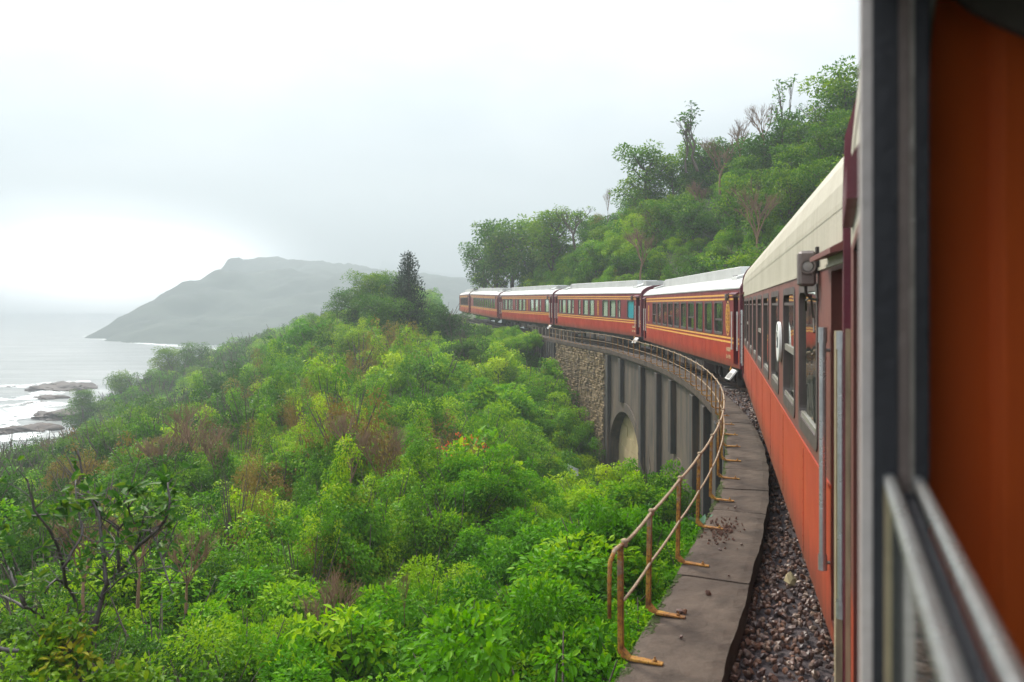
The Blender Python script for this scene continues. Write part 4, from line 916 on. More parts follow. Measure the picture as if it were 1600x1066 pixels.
# coach 3: ten windows, round emblem
w3 = [(2.8+1.5*k-.57, 2.8+1.5*k+.57, .98, 2.06, 'half' if k in (0, 3, 6, 9) else 'full') for k in range(10)]
c3, part3, put3, L3 = coach('railway_coach', 'red coach with ten windows in a row and an oval gold emblem', 3, w3, SPN)
def emblem(part, y, z, hw, hh, oval, seed):
    mb = MB(); r = random.Random(seed)
    if oval:
        n = 40
        for k in range(n):
            a, b = 2*math.pi*k/n, 2*math.pi*(k+1)/n
            q = [(y+hw*math.cos(a), z+hh*math.sin(a)), (y+hw*math.cos(b), z+hh*math.sin(b)), (y+hw*.82*math.cos(b), z+hh*.91*math.sin(b)), (y+hw*.82*math.cos(a), z+hh*.91*math.sin(a))]
            mb.hexa([(-.002, *p) for p in q]+[(-.008, *p) for p in q])
    w_, h_ = hw*(.62 if oval else 1), hh*(.8 if oval else 1)
    for k in range(7):                           # scrollwork: mirrored curls and bars up the axis
        cz = z-h_+h_*2*(k+.5)/7; rr = h_/7*.95
        for sg in (-1, 1):
            pts = [(-.006, y+sg*w_*(.12+.55*t), cz+rr*math.sin(4.2*t+k)*.9) for t in np.linspace(0, 1.3, 9)]; mb.tube(pts, .02, 4)
        if k % 2: mb.box((-.008, y-w_*.8, cz-.015), (-.002, y+w_*.8, cz+.015))
    mb.box((-.008, y-.014, z-h_), (-.002, y+.014, z+h_)); part(mb, 'gold_emblem', M_gold)
emblem(part3, 1.55, 1.52, .29, .56, True, 3)
for body, z in (('HA001', .46), ('2x 1155', .24)):
    put3(text_mesh(body, .2 if len(body) < 6 else .17, M_ltext), 'lettering', (-.004, 1.75, z), (R(90), 0, R(-90)))
put3(text_mesh('2x', .2, M_ltext), 'lettering', (-.004, 19.0, .46), (R(90), 0, R(-90)))
emblem(part3, 18.2, 1.5, .16, .42, False, 5)
# coaches 4 and 5: grouped windows and a tall emblem amidships
def w45(): return [(1.2, 2.4, .98, 2.06, 'teal'), (3.63, 4.16, .98, 2.06, 'narrow_half'), (4.53, 5.7, .98, 2.06, 'curt'), (6.05, 7.25, .98, 2.06, 'curt'), (9.08, 10.2, .98, 2.06, 'curt'), (10.5, 11.75, .98, 2.06, 'curt'),
    (12.4, 13.0, .98, 2.06, 'narrow_half'), (14.2, 14.85, .98, 2.06, 'narrow_half'), (15.05, 16.1, .98, 2.06, 'curt'), (16.5, 17.7, .98, 2.06, 'curt'), (17.95, 18.55, .98, 2.06, 'narrow')]
c4, part4, put4, L4 = coach('railway_coach', 'red coach with pale curtains, a teal curtained end window and a slim gold emblem', 4, w45(), SPN)
emblem(part4, 8.2, 1.52, .2, .5, False, 7)
for body, z in (('HA002', .46), ('2x 1155', .24)): put4(text_mesh(body, .2 if len(body) < 6 else .17, M_ltext), 'lettering', (-.004, 1.55, z), (R(90), 0, R(-90)))
w5 = [(a, b, z0, z1, 'curt' if k == 'teal' else k) for a, b, z0, z1, k in w45()]
c5, part5, put5, L5 = coach('railway_coach', 'red coach with curtained windows above the stone abutment, third coach back from the end', 5, w5, SPN)
emblem(part5, 8.4, 1.52, .2, .5, False, 9)
c6, part6, put6, L6 = coach('railway_coach', 'hazy red coach last but one in the train, on the wooded bend', 6, [(a, b, c_, d_, 'full') for a, b, c_, d_, k in w3], SPN)
c7, part7, put7, L7 = coach('railway_coach', 'faded red coach furthest away at the end of the visible train', 7, [(a, b, c_, d_, 'full') for a, b, c_, d_, k in w3], SPN)
# coach 1: ours, seen from its open window (camera at y=16.2)
SP1 = dict(SPO, door_n=(.2, .98), door_f=(18.75, 19.5), lamp_y=19.6, lamp_z=2.2)
T1 = 16.2; Z1 = 2.15
w1 = [(T1+.12, T1+1.55, Z1-1.05, Z1+.60, 'hole')]+[(cy-.68, cy+.68, 1.08, 2.30, 'bar0') for cy in (2.2, 4.2, 6.2, 8.2, 10.2, 12.2, 14.2)]
c1, part1, put1, L1 = coach('railway_coach', 'our own coach, blurred at right with its open window and orange inner panel', 1, w1, SP1)
ya, yb, z0, z1, _ = w1[0]
wf = part1(frame_mb(ya, yb, z0, z1, .03, .02, .1), 'window', M_lampgrey)
def jamb(x0, x1, nm, m):                         # far jamb of the opening seen end-on, strip by strip
    mb = MB(); mb.box((x0, yb-.05-.06*x1, z0+.04), (x1, yb+.05, z1-.03)); part1(mb, nm, m, wf)
jamb(-.024, -.006, 'outer_jamb', M_pale); jamb(-.005, .034, 'rubber_channel', M_rubber); jamb(.035, .052, 'sash_track', M_lampgrey); jamb(.053, .058, 'bright_edge', M_sash); jamb(.059, .08, 'dark_gasket', M_rubber)
zs_ = Z1-.285
mb = MB(); mb.box((.012, ya, zs_-.022), (.03, yb-.01, zs_)); part1(mb, 'outer_sash_rail', M_chrome, wf, bevel=.004)
mb = MB(); mb.box((.031, ya, zs_-.06), (.056, yb-.01, zs_-.03)); part1(mb, 'rail_groove', M_rubber, wf)
mb = MB(); mb.box((.057, ya, zs_-.022), (.074, yb-.012, zs_)); part1(mb, 'inner_sash_rail', M_chrome, wf, bevel=.004)
mb = MB(); mb.quad((.018, ya, z0+.03), (.018, ya, zs_-.022), (.018, yb-.04, zs_-.022), (.018, yb-.04, z0+.03)); part1(mb, 'lower_pane', M_glass_near, wf)
mb = MB(); mb.box((.012, yb-.06, z0+.03), (.026, yb-.02, zs_-.02)); part1(mb, 'sash_stile', M_beige, wf)
# inner lining with a rounded opening
mb = MB(); a = rrect(ya-.35, yb+.022, Z1-.62, Z1+.50, .14, 8); b = rrect(ya-1.2, yb+1., Z1-1.9, Z1+.75, .02, 8); n = len(a)
V = [(.083, *p) for p in a]+[(.083, *p) for p in b]+[(.088, *p) for p in a]; F = []
for k in range(n): j = (k+1) % n; F += [(k, j, n+j, n+k), (k, j, 2*n+j, 2*n+k)]
part1(mb.add(V, F), 'window_lining', M_inner)
V = []; F = []; n = 46
for i in range(n+1):
    u = i/n; x = .092+.5*u; y = yb+.09+.3*u*u+.012*math.sin(u*9)-(.02 if u > .22 else 0); 
    for k in range(5): V.append((x, y+.008*math.sin(k*1.7+u*9), Z1-1.1+k*.43))
for i in range(n):
    for k in range(4): F.append((i*5+k, i*5+k+1, (i+1)*5+k+1, (i+1)*5+k))
part1(MB().add(V, F), 'inner_panel', M_ocurt, smooth=True)
mb = MB()
for i in range(12):
    u0, u1 = i/12, (i+1)/12; za_, zb2 = Z1+.62-.27*math.sqrt(u0), Z1+.62-.27*math.sqrt(u1); mb.hexa([(.092+.4*u0, yb+.03, za_), (.092+.4*u1, yb+.03, zb2), (.092+.4*u1, yb+.05, zb2), (.092+.4*u0, yb+.05, za_)]+[(.092+.4*u0, yb+.03, Z1+.8), (.092+.4*u1, yb+.03, Z1+.8), (.092+.4*u1, yb+.05, Z1+.8), (.092+.4*u0, yb+.05, Z1+.8)])
part1(mb, 'dark_top_strip', M_inner)  # dark strip with curved lower edge, added to darken the panel's top
mb = MB(); mb.box((.7, yb+.2, .1), (W-.07, yb+.25, 2.7)); part1(mb, 'partition', M_inner)
mb = MB(); mb.box((-.022, L1-.1, .0), (-.002, L1-.03, 2.05)); part1(mb, 'end_fairing', M_beige)
mb = MB(); mb.hexa([(-.035, L1-1.3, 2.46), (0, L1-1.3, 2.46), (0, L1-.35, 2.46), (-.035, L1-.35, 2.46), (-.035, L1-1.3, 2.56), (0, L1-1.3, 2.62), (0, L1-.35, 2.62), (-.035, L1-.35, 2.56)]); part1(mb, 'door_gutter', M_rim)

# ------------------------------------------------------------------ vegetation: prototypes (unit radius, origin on the ground)
def leaf_geo(c, d, nrm, L, Wd, hexa=False, fold=.18):
    """arrays of leaves: base point c, tip direction d, face normal nrm"""
    s = np.cross(nrm, d); s /= np.linalg.norm(s, axis=1)[:, None]+1e-9; L = L[:, None]; Wd = Wd[:, None]; up = nrm
    if hexa:
        v = np.stack([c, c+d*L*.28+s*Wd*.44+up*Wd*fold, c+d*L*.62+s*Wd*.42+up*Wd*fold, c+d*L-up*L*.10, c+d*L*.62-s*Wd*.42+up*Wd*fold, c+d*L*.28-s*Wd*.44+up*Wd*fold], 1)
        b = np.arange(len(c))[:, None]*6; F = np.concatenate([b+[0, 1, 2, 3], b+[0, 3, 4, 5]], 0)
    else:
        v = np.stack([c, c+d*L*.45+s*Wd*.5+up*Wd*fold, c+d*L-up*L*.08, c+d*L*.45-s*Wd*.5+up*Wd*fold], 1)
        b = np.arange(len(c))[:, None]*4; F = b+[0, 1, 2, 3]
    return v.reshape(-1, 3), F
def unit(a): return a/(np.linalg.norm(a, axis=-1, keepdims=True)+1e-9)
def crown_mesh(name, seed, lobes, per, ll, lw, mat, hexa=False, droop=.25, lift=.5, extra=None, core=.18, jit=.36):
    """lobes: list of (centre, radii) ellipsoids covered with leaves; leaves at twig ends point outwards and hang a little"""
    r = np.random.RandomState(seed); C = []; D = []; N = []; LL = []; T = []
    for (c, rad) in lobes:
        rad = np.array(rad); k = max(6, int(per*(np.prod(rad)**(2/3))/(.26**2))); v = r.normal(size=(k, 3)); v[:, 2] = v[:, 2]*.9+.5; v = unit(v)
        sh = np.where(r.rand(k) < core, r.uniform(.3, .8, k), r.uniform(.82, 1.1, k))
        sh *= 1+.16*np.sin(v[:, 0]*6+c[0]*9)*np.sin(v[:, 1]*7+c[1]*8)
        C.append(np.array(c)+v*rad*sh[:, None]); t = unit(v*.7+r.normal(size=(k, 3))*jit+np.array([0, 0, -droop])); nn = unit(v*.6+np.array([0, 0, lift])+r.normal(size=(k, 3))*.26)
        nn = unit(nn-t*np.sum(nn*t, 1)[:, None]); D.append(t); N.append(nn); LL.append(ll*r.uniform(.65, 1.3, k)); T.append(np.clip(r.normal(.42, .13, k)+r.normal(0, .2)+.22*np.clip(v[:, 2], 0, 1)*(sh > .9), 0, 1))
    C = np.concatenate(C); D = np.concatenate(D); N = np.concatenate(N); LL = np.concatenate(LL); T = np.concatenate(T)
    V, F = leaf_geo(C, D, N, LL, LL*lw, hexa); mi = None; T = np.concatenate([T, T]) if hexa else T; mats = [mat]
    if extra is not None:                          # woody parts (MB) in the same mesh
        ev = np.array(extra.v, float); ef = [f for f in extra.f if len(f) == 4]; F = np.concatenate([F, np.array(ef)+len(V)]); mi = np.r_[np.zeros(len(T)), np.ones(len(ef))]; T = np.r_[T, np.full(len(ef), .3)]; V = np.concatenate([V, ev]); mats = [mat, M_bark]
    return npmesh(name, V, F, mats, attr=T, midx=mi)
def dome_lobes(seed, n, rr=(.17, .34), flat=1., tall=1., spread=1.):
    """uneven mound: lobes on a lopsided shell with two or three off-centre heads and a few stray shoots"""
    r = np.random.RandomState(seed); out = []; n = int(n*.8); ph = r.rand(6)*6.28; heads = [(r.uniform(-.45, .45), r.uniform(-.45, .45), r.uniform(.6, 1.1)) for _ in range(3)]
    for k in range(n):
        v = unit(r.normal(size=3)); v[2] = abs(v[2])*1.1-.12; az = math.atan2(v[1], v[0])
        d = r.uniform(.55, .95)*(1+.28*math.sin(2*az+ph[0])+.2*math.sin(3*az+ph[1]+3*v[2])); hx, hy, hz = heads[k % 3]; q = rr[0]+(rr[1]-rr[0])*r.rand()**1.6
        if r.rand() < .13: d *= 1.3; q = rr[0]*.62
        out.append(((hx*.6+v[0]*d*spread*.85, hy*.6+v[1]*d*spread*.85, .2+hz*(.08+v[2]*d*.95*flat)), (q*r.uniform(.85, 1.35), q*r.uniform(.85, 1.35), q*r.uniform(.6, .95)*tall)))
    return out
def twigs(seed, n, h=1.1, rad=.012):
    r = random.Random(seed); mb = MB()
    for k in range(n):
        a = r.uniform(0, 6.28); q = r.uniform(.2, .85); mb.tube([(0, 0, 0), (q*.4*math.cos(a), q*.4*math.sin(a), h*.45), (q*math.cos(a+.2), q*math.sin(a+.2), h*r.uniform(.75, 1.1))], [rad*2, rad*1.3, rad*.5], 4, cap=False)
    return mb
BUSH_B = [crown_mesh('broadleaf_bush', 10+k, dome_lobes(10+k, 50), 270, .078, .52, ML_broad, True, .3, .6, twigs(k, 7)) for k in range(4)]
BUSH_S = [crown_mesh('small_leaf_bush', 20+k, dome_lobes(20+k, 52, (.14, .30)), 290, .066, .45, ML_small, False, .1, .6, twigs(k+9, 8, 1.2)) for k in range(4)]
BUSH_V = [crown_mesh('vine_mound', 30+k, dome_lobes(30+k, 46, (.13, .28), 1.15, 1.6), 260, .07, .6, ML_vine, False, .75, .35, twigs(k+19, 5, 1.2)) for k in range(4)]
BUSH_D = [crown_mesh('dry_vine_bush', 40+k, dome_lobes(40+k, 36, (.13, .24), 1.3, 2.2), 180, .075, .32, ML_dry, False, .9, .2, twigs(k+29, 12, 1.35)) for k in range(3)]
def tall_lobes(seed, n, hgt):
    r = np.random.RandomState(seed); out = []; st = [(r.uniform(-.55, .55), r.uniform(-.55, .55), hgt*q, r.uniform(.35, .55)) for q in (1., .72, .5, .35)]
    for k in range(n):
        x, y, h, wd = st[min(3, int(r.rand()**1.3*4))]; f = r.rand()**.85; a = r.uniform(0, 6.28); q = wd*r.uniform(.4, 1.15)*(1.15-.75*f); s_ = r.uniform(.09, .24)
        if r.rand() < .12: q *= 1.5; s_ *= .6
        out.append(((x+q*math.cos(a)+.15*math.sin(f*5), y+q*math.sin(a), .1+f*h), (s_, s_*r.uniform(.7, 1.2), s_*r.uniform(.8, 1.9))))
    return out
BUSH_T = [crown_mesh('vine_column', 130+k, tall_lobes(130+k, 64, 1.7+.35*k), 230, .066, .55, (ML_vine, ML_small, ML_vine)[k], False, .6, .35, twigs(k+39, 6, 1.9)) for k in range(3)]+[crown_mesh('dry_column', 140, tall_lobes(140, 56, 2.), 170, .06, .34, ML_dry, False, .9, .2, twigs(50, 14, 2.1))]
BUSH_K = [crown_mesh('dark_scrub', 230+k, dome_lobes(230+k, 54, (.13, .30)), 280, .068, .48, ML_scrub, False, .2, .6, twigs(k+69, 12, 1.35)) for k in range(3)]
LODS = BUSH_B+BUSH_S+BUSH_V+BUSH_D+BUSH_T+BUSH_K; KIND_OF = ['b']*4+['s']*4+['v']*4+['d']*3+['t']*3+['u']+['k']*3
def limb_tree(seed, h, crown_w, base=.35, nl=9, trunk_r=.022, mat=ML_tree, ll=.034, per=120, lob=(.09, .17), droop=.2, lean=.06, flat=.75, trunk_mat=None):
    """unit-height tree: returns trunk mesh and crown mesh"""
    r = random.Random(seed); mb = MB(); pts = [(0, 0, -.08)]; x = y = 0
    for k in range(1, 6): x += r.uniform(-lean, lean)*.5; y += r.uniform(-lean, lean)*.5; pts.append((x, y, .78*k/5))
    mb.tube(pts, [trunk_r*(1.25-.2*k) for k in range(6)], 6); lobes = []
    for k in range(nl):
        f = base+(.8-base)*(k+.3)/nl; i = min(4, int(f/.78*5)); a0 = Vector(pts[i]).lerp(Vector(pts[i+1]), .5); a = k*2.4+r.uniform(-.5, .5); q = crown_w*r.uniform(.45, 1.)*(1-.35*abs(f-.5))
        e = a0+Vector((math.cos(a)*q, math.sin(a)*q, r.uniform(.1, .28))); m_ = a0.lerp(e, .5)+Vector((0, 0, -.03)); mb.tube([a0, m_, e], [trunk_r*.55, trunk_r*.4, trunk_r*.15], 5)
        for j in range(r.randint(3, 5)):
            p = m_.lerp(e, r.uniform(.2, 1.15))+Vector((r.uniform(-.11, .11), r.uniform(-.11, .11), r.uniform(-.04, .09))); s_ = r.uniform(*lob); lobes.append((tuple(p), (s_*1.15, s_*1.15, s_*flat)))
    top = Vector(pts[-1])
    for j in range(4): s_ = r.uniform(*lob); lobes.append(((top.x+r.uniform(-.12, .12), top.y+r.uniform(-.12, .12), .84+r.uniform(-.04, .1)), (s_, s_, s_*flat)))
    per_k = per*(.26**2)/(.13**2)
    return mb.mesh('trunk', trunk_mat or M_bark), crown_mesh('crown', seed, lobes, per_k, ll, .5, mat, False, droop, .5, None, .2)
FULL = [limb_tree(160+k, 1, .36, .06, 19, lob=(.065, .13), flat=.9, trunk_r=.03, ll=.042, per=110) for k in range(3)]
TREES = [limb_tree(60+k, 1, .30+.05*(k % 3), .18+.07*(k % 2), 12, lob=(.06, .125), ll=.042, per=105) for k in range(5)]
def bare_tree(seed, tufts=True, depth=4, spread=.55, ll=.03, up=.35, nb=3, trunk_r=.02, mat=M_twig, tuft_mat=ML_tree, tuft_n=12):
    r = random.Random(seed); mb = MB(); tips = []
    def grow(p, d, L, rad, k):
        q = p+d*L*.5+Vector((r.uniform(-1, 1), r.uniform(-1, 1), r.uniform(-.5, .5)))*L*.08; e = q+(d+Vector((r.uniform(-1, 1), r.uniform(-1, 1), r.uniform(-.3, .6)))*.22).normalized()*L*.5
        mb.tube([p, q, e], [rad, rad*.82, rad*.62], 5 if k > 2 else 4, cap=False)
        if k == 0: tips.append((e, d)); return
        for j in range(nb if k < depth else nb+1):
            a = r.uniform(0, 6.28); nd_ = (d+Vector((math.cos(a), math.sin(a), r.uniform(-.2, .5)))*spread+Vector((0, 0, up*.5))).normalized()
            grow(q.lerp(e, r.uniform(.3, 1.)), nd_, L*r.uniform(.55, .82), rad*.55, k-1)
    grow(Vector((0, 0, -.05)), Vector((r.uniform(-.1, .1), r.uniform(-.1, .1), 1)).normalized(), .36, trunk_r, depth)
    tr = mb.mesh('trunk', mat)
    if not tufts: return tr, None
    r2 = np.random.RandomState(seed); lobes = [(tuple(p), (.035, .035, .03)) for p, d in tips if r2.rand() < .6]
    return tr, crown_mesh('foliage', seed, lobes, tuft_n*(.26**2)/(.034**2)*.5, ll, .45, tuft_mat, False, .1, .4, None, .4, .9)
BARE = [bare_tree(80+k, True, 4, .5+.1*(k % 2), mat=M_bark) for k in range(4)]
DRY = [bare_tree(90+k, False, 4, .62, nb=4, up=.15) for k in range(3)]
TALL = [bare_tree(95+k, True, 3, .28, up=.9, nb=3, trunk_r=.012, ll=.035, mat=M_bark) for k in range(3)]

def tree_obj(name, label, cat, group, pair, loc, h, rz, tilt=(0, 0), wide=1.):
    root = empty(name, loc, (tilt[0], tilt[1], rz)); root.scale = (h*wide, h*wide, h); tag(root, label, cat, group)
    link(bpy.data.objects.new('trunk', pair[0]), root)
    if pair[1] is not None: link(bpy.data.objects.new(pair[1].name.split('.')[0], pair[1]), root)
    return root
# ------------------------------------------------------------------ valley slope: shrubs (the 300 that show largest singly, the rest as undergrowth)
cand = []; z = 7.2
while z < 215:
    r0 = float(veg_r(z)); nxs = int(1.9*z/(r0*.98))
    for k in range(nxs+1):
        x = -.82*z+1.9*z*(k+NR.uniform(-.4, .4))/nxs*.75; y = z+NR.uniform(-.45, .45)*r0; cand.append((x, y, r0*(NR.uniform(.62, 1.2) if NR.rand() < .8 else NR.uniform(1.2, 1.65))))
    z += r0*.92
cand = np.array(cand); off, rz = track_off(cand[:, 0], cand[:, 1]); gz = left_h(cand[:, 0], cand[:, 1])
ds = np.array([np.min(np.hypot(EDGE[::4, 0]-x, EDGE[::4, 1]-y)) for x, y, _ in cand])
t_ = np.gradient(EDGE[::4, :2], axis=0)
def edge_side(x, y):                              # + = valley side distance from the viaduct edge
    k = int(np.argmin(np.hypot(EDGE[::4, 0]-x, EDGE[::4, 1]-y))); e = EDGE[::4][k]; t = t_[k]/np.linalg.norm(t_[k]); return (y-e[1])*t[0]-(x-e[0])*t[1], k
shr = []
for (x, y, r0), g, o, d, q in zip(cand, gz, off, ds, rz):
    if g < SEA+1.2 or y < 5: continue
    if y < EDGE[-1][1]-1:
        sd, k = edge_side(x, y)
        if sd < .25+.72*r0: 
            if sd > .3 and r0*.45 < sd: r0 = sd/.8
            else: continue
        if EDGE[::4][k][1] < 64 and y < 60 and x > -2: g = min(g, ZS-1.35*r0-.15*max(0, 3-sd)) if sd < 3.2 else g
    elif o < 1.9+.7*r0: continue
    elif o < 6: g = min(g, q-.75-1.0*r0)
    px = CX+FPX*x/y
    if px < -170 or px > 1250: continue
    shr.append((x, y, g-.12*r0, r0, px, HY-FPX*(g+r0)/y))
# density field choosing the kind: dry vines around some spots of the photo, vines on the mounds, broad leaves near
DRYC = [(545, 720, 34, 6), (600, 690, 38, 4), (500, 580, 62, 7), (625, 580, 58, 4), (430, 700, 40, 5), (330, 720, 42, 6), (250, 760, 40, 5), (80, 830, 26, 5), (475, 575, 66, 5)]
DRYP = [P(a, b, c) for a, b, c, _ in DRYC]
def kind_for(x, y):
    for p, (_, _, _, rad) in zip(DRYP, DRYC):
        if math.hypot(x-p.x, y-p.y) < rad and rnd.random() < .34: return 'd'
    n = math.sin(x*.31+1)*math.sin(y*.23+x*.1)+rnd.uniform(-.7, .7)
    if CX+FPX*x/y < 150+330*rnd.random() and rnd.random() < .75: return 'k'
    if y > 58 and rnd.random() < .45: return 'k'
    if y < 15: return 'b' if n > -.45 else 's'
    return 'v' if n > .25 else ('b' if n < -.45 else 's')
NAMES = {'b': ('broadleaf_shrub', 'broad leaved green shrub'), 's': ('small_leaf_shrub', 'small leaved green shrub'), 'v': ('vine_covered_shrub', 'green climbing vine mound'), 'd': ('dry_vine_shrub', 'yellow brown withered shrub'), 'k': ('dark_scrub_shrub', 'dark green scrubby shrub')}
def region(px, py, y):
    if y < 12: return ('just left of the rusty end post' if px > 850 else 'at the bottom edge, right of the dark large leaved shrub' if px > 640 else 'at the bottom edge, middle of the slope' if px > 430 else 'at the bottom edge, right of the foreground tree' if px > 260 else 'around the foreground tree')
    if y < 17: return ('under the first railing posts' if px > 880 else 'two rows below the red flowers' if px > 680 else 'below the wild palms' if px > 420 else 'right behind the foreground tree' if px > 200 else 'behind the foreground tree, leftmost')
    if y < 24: return ('at the second arch and its pilasters' if px > 900 else 'just below the red flowers' if px > 650 else 'beside the wild palms' if px > 420 else 'in front of the bare brown trees' if px > 180 else 'at the far left of the mid slope')
    if y < 34: return ('at the foot of the first arch' if px > 850 else 'beside the red flowers' if px > 640 else 'under the dead snags' if px > 460 else 'among the bare brown trees' if px > 200 else 'left of the bare brown trees')
    if y < 55: return ('against the stone abutment' if px > 780 else 'above the red flowers' if px > 600 else 'behind the dead snags' if px > 420 else 'behind the bare brown trees' if px > 220 else 'above the rocky shore')
    return 'on the misty slope below the ridge' if px < 540 else 'below the dark conifer and train'
order = sorted(range(len(shr)), key=lambda i: -shr[i][3]/shr[i][1]*(1 if 0 < shr[i][4] < 1100 and shr[i][5] < 1090 else .05))
single = set(order[:300]); rest = []
for i, (x, y, g, r0, px, py) in enumerate(shr):
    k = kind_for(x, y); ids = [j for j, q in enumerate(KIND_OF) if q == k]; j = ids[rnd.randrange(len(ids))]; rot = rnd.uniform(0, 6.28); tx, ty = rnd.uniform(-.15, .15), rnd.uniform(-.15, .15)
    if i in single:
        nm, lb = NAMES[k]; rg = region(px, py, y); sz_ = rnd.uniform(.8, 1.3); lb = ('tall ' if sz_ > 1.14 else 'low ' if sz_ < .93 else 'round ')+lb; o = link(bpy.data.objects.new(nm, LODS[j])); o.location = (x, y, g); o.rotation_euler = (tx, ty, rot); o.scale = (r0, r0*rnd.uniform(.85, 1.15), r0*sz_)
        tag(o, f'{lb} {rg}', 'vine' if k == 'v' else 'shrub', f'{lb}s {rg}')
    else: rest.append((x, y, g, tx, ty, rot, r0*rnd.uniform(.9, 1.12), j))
print('shrubs', len(shr))
for px, py, z, r0 in [(862, 640, 50, 2.), (884, 700, 47, 1.8), (850, 600, 53, 2.2), (900, 765, 44, 1.3), (872, 660, 48, 1.5), (845, 575, 56, 2.), (895, 728, 46, 1.4), (925, 800, 41, 1.3), (1012, 825, 30, 1.0), (1035, 805, 27, .9), (1045, 840, 24, .9)]:
    p = P(px, py, z); rest.append((p.x, p.y, p.z-.9*r0, 0, 0, rnd.uniform(0, 6), r0, rnd.randrange(4, 12)))
s = S_GR1-2.5
while s < S_END-.3:
    for k in range(4):
        o_ = rnd.uniform(.75, 1.2)+k*1.3; r0 = rnd.uniform(.8, 1.15); p = edge_at(s+rnd.uniform(-.5, .5), o_, 0); rest.append((p[0], p[1], p[2]-.15-k*.35-r0*1.0+rnd.uniform(-.2, .35), 0, 0, rnd.uniform(0, 6), r0, rnd.randrange(4, 12)))
    s += 1.1
for i in range(0, len(TRK), 3):
    if TRK[i][1] > 76:
        for k in range(4):
            o_ = 2.5+k*1.2+rnd.uniform(-.2, .3); r0 = rnd.uniform(.7, 1.1); rest.append((TRK[i][0]-T[i][1]*o_, TRK[i][1]+T[i][0]*o_, TRK[i][2]-.35-k*.25-r0+rnd.uniform(-.2, .3), 0, 0, rnd.uniform(0, 6), r0, rnd.randrange(4, 12)))
tag(gnscatter('slope_thicket', rest, LODS), 'dense green thicket covering the valley slopes down to the sea', 'thicket')
vt = 0
for i in range(700):
    z = 16+70*rnd.random()**1.3; px = rnd.uniform(-40, 830); x = (px-CX)/FPX*z
    if vt >= 110: break
    o_, q_ = track_off([x], [z]); sd = edge_side(x, z)[0]
    if (z < EDGE[-1][1] and sd < 4.5) or o_[0] < 9 or (px > 640 and z > 40) or px < 330: continue
    g = float(left_h(np.array([x]), np.array([z]))[0])
    if g < SEA+2: continue
    r0 = rnd.uniform(.95, 1.5)*(.8+z/110); j = rnd.choice([15, 16, 17, 15, 16, 17, 18]); o = link(bpy.data.objects.new('vine_draped_tree', LODS[j])); o.location = (x, z, g-.2); o.rotation_euler = (rnd.uniform(-.12, .12), rnd.uniform(-.12, .12), rnd.uniform(0, 6.28)); tl = rnd.uniform(1.5, 2.5); o.scale = (r0, r0, r0*tl*.52)
    hgt = 'tall slim' if tl > 2.1 else 'stout'; tint_ = 'brown withered' if KIND_OF[j] == 'u' else 'green'; lb = f'{hgt} {tint_} vine draped tree {region(px, 0, z)}'; tag(o, lb, 'tree', lb+' group'); vt += 1
# undergrowth fill just above the ground so that no bare soil shows between the shrubs
fill = []
for (x, y, g, r0, px, py) in shr:
    for q in range(2):
        a = rnd.uniform(0, 6.28); d = r0*rnd.uniform(.5, 1.0); xx, yy = x+d*math.cos(a), y+d*math.sin(a)
        if edge_side(xx, yy)[0] > .55*r0+.1 or yy > 82: fill.append((xx, yy, g-.15*r0, 0, 0, a, r0*rnd.uniform(.45, .7), rnd.randrange(4, 12)))
tag(gnscatter('undergrowth', fill, LODS), 'low green undergrowth between the shrubs', 'undergrowth')

# ------------------------------------------------------------------ hill behind the train
def hill_z(x, y): return float(right_h(np.array([x]), np.array([y]))[0])
ht = []
for i in range(5200):
    y = NR.uniform(14, 150); x = NR.uniform(-12, 52); ht.append((x, y))
ht = np.array(ht); off, rz = track_off(ht[:, 0], ht[:, 1]); gz = right_h(ht[:, 0], ht[:, 1]); acc = []; hs = []
grid = {}
for (x, y), o, g in zip(ht, off, gz):
    px = CX+FPX*x/y
    if o > -3.6 or px > 1600 or px < 735 or o < -46: continue
    kx, ky = int(x//2.1), int(y//2.1)
    if any((x-a)**2+(y-b)**2 < 2.0**2 for p in range(-1, 2) for q in range(-1, 2) for a, b in grid.get((kx+p, ky+q), ())): continue
    grid.setdefault((kx, ky), []).append((x, y)); acc.append((x, y, g, -o))
tn = 0; hrest = []
acc.sort(key=lambda a: a[1])
for x, y, g, o in acc:
    big = o > 5 and rnd.random() < .5; px = CX+FPX*x/y
    if big and tn < 150:
        h = rnd.uniform(3.6, 5.6)*(1 if o > 9 else .8); k = rnd.randrange(5); far_ = 'high on the hill' if o > 16 else 'low on the hill'; where = 'behind the near red coaches' if px > 1000 else 'behind the far red coaches'
        kk = ('slender', 'spreading', 'airy', 'narrow crowned', 'bushy')[k]; where = ('behind our next coach' if px > 1180 else 'behind the ten windowed coach' if px > 1000 else 'behind the teal windowed coach' if px > 865 else 'behind the farthest coaches')
        tree_obj('hillside_tree', f'{kk} leafy green tree {far_} {where}', 'tree', f'{kk} trees {far_} {where}', (TREES+FULL)[rnd.randrange(8)] if k != 3 else TREES[3], (x, y, g-.2), h, rnd.uniform(0, 6.28), (rnd.uniform(-.08, .08), rnd.uniform(-.08, .08)), rnd.uniform(.9, 1.25)); tn += 1
        hrest.append((x+rnd.uniform(-.8, .8), y-.5, g-.3, 0, 0, rnd.uniform(0, 6), rnd.uniform(.9, 1.5), rnd.randrange(4, 12)))
    else: hrest.append((x, y, g-.2, rnd.uniform(-.15, .15), rnd.uniform(-.15, .15), rnd.uniform(0, 6.28), rnd.uniform(1.1, 2.0), rnd.choice([4, 5, 6, 8, 9, 10, 19, 20, 21, 19, 20, 21, 15, 16, 12, 18, 0])))
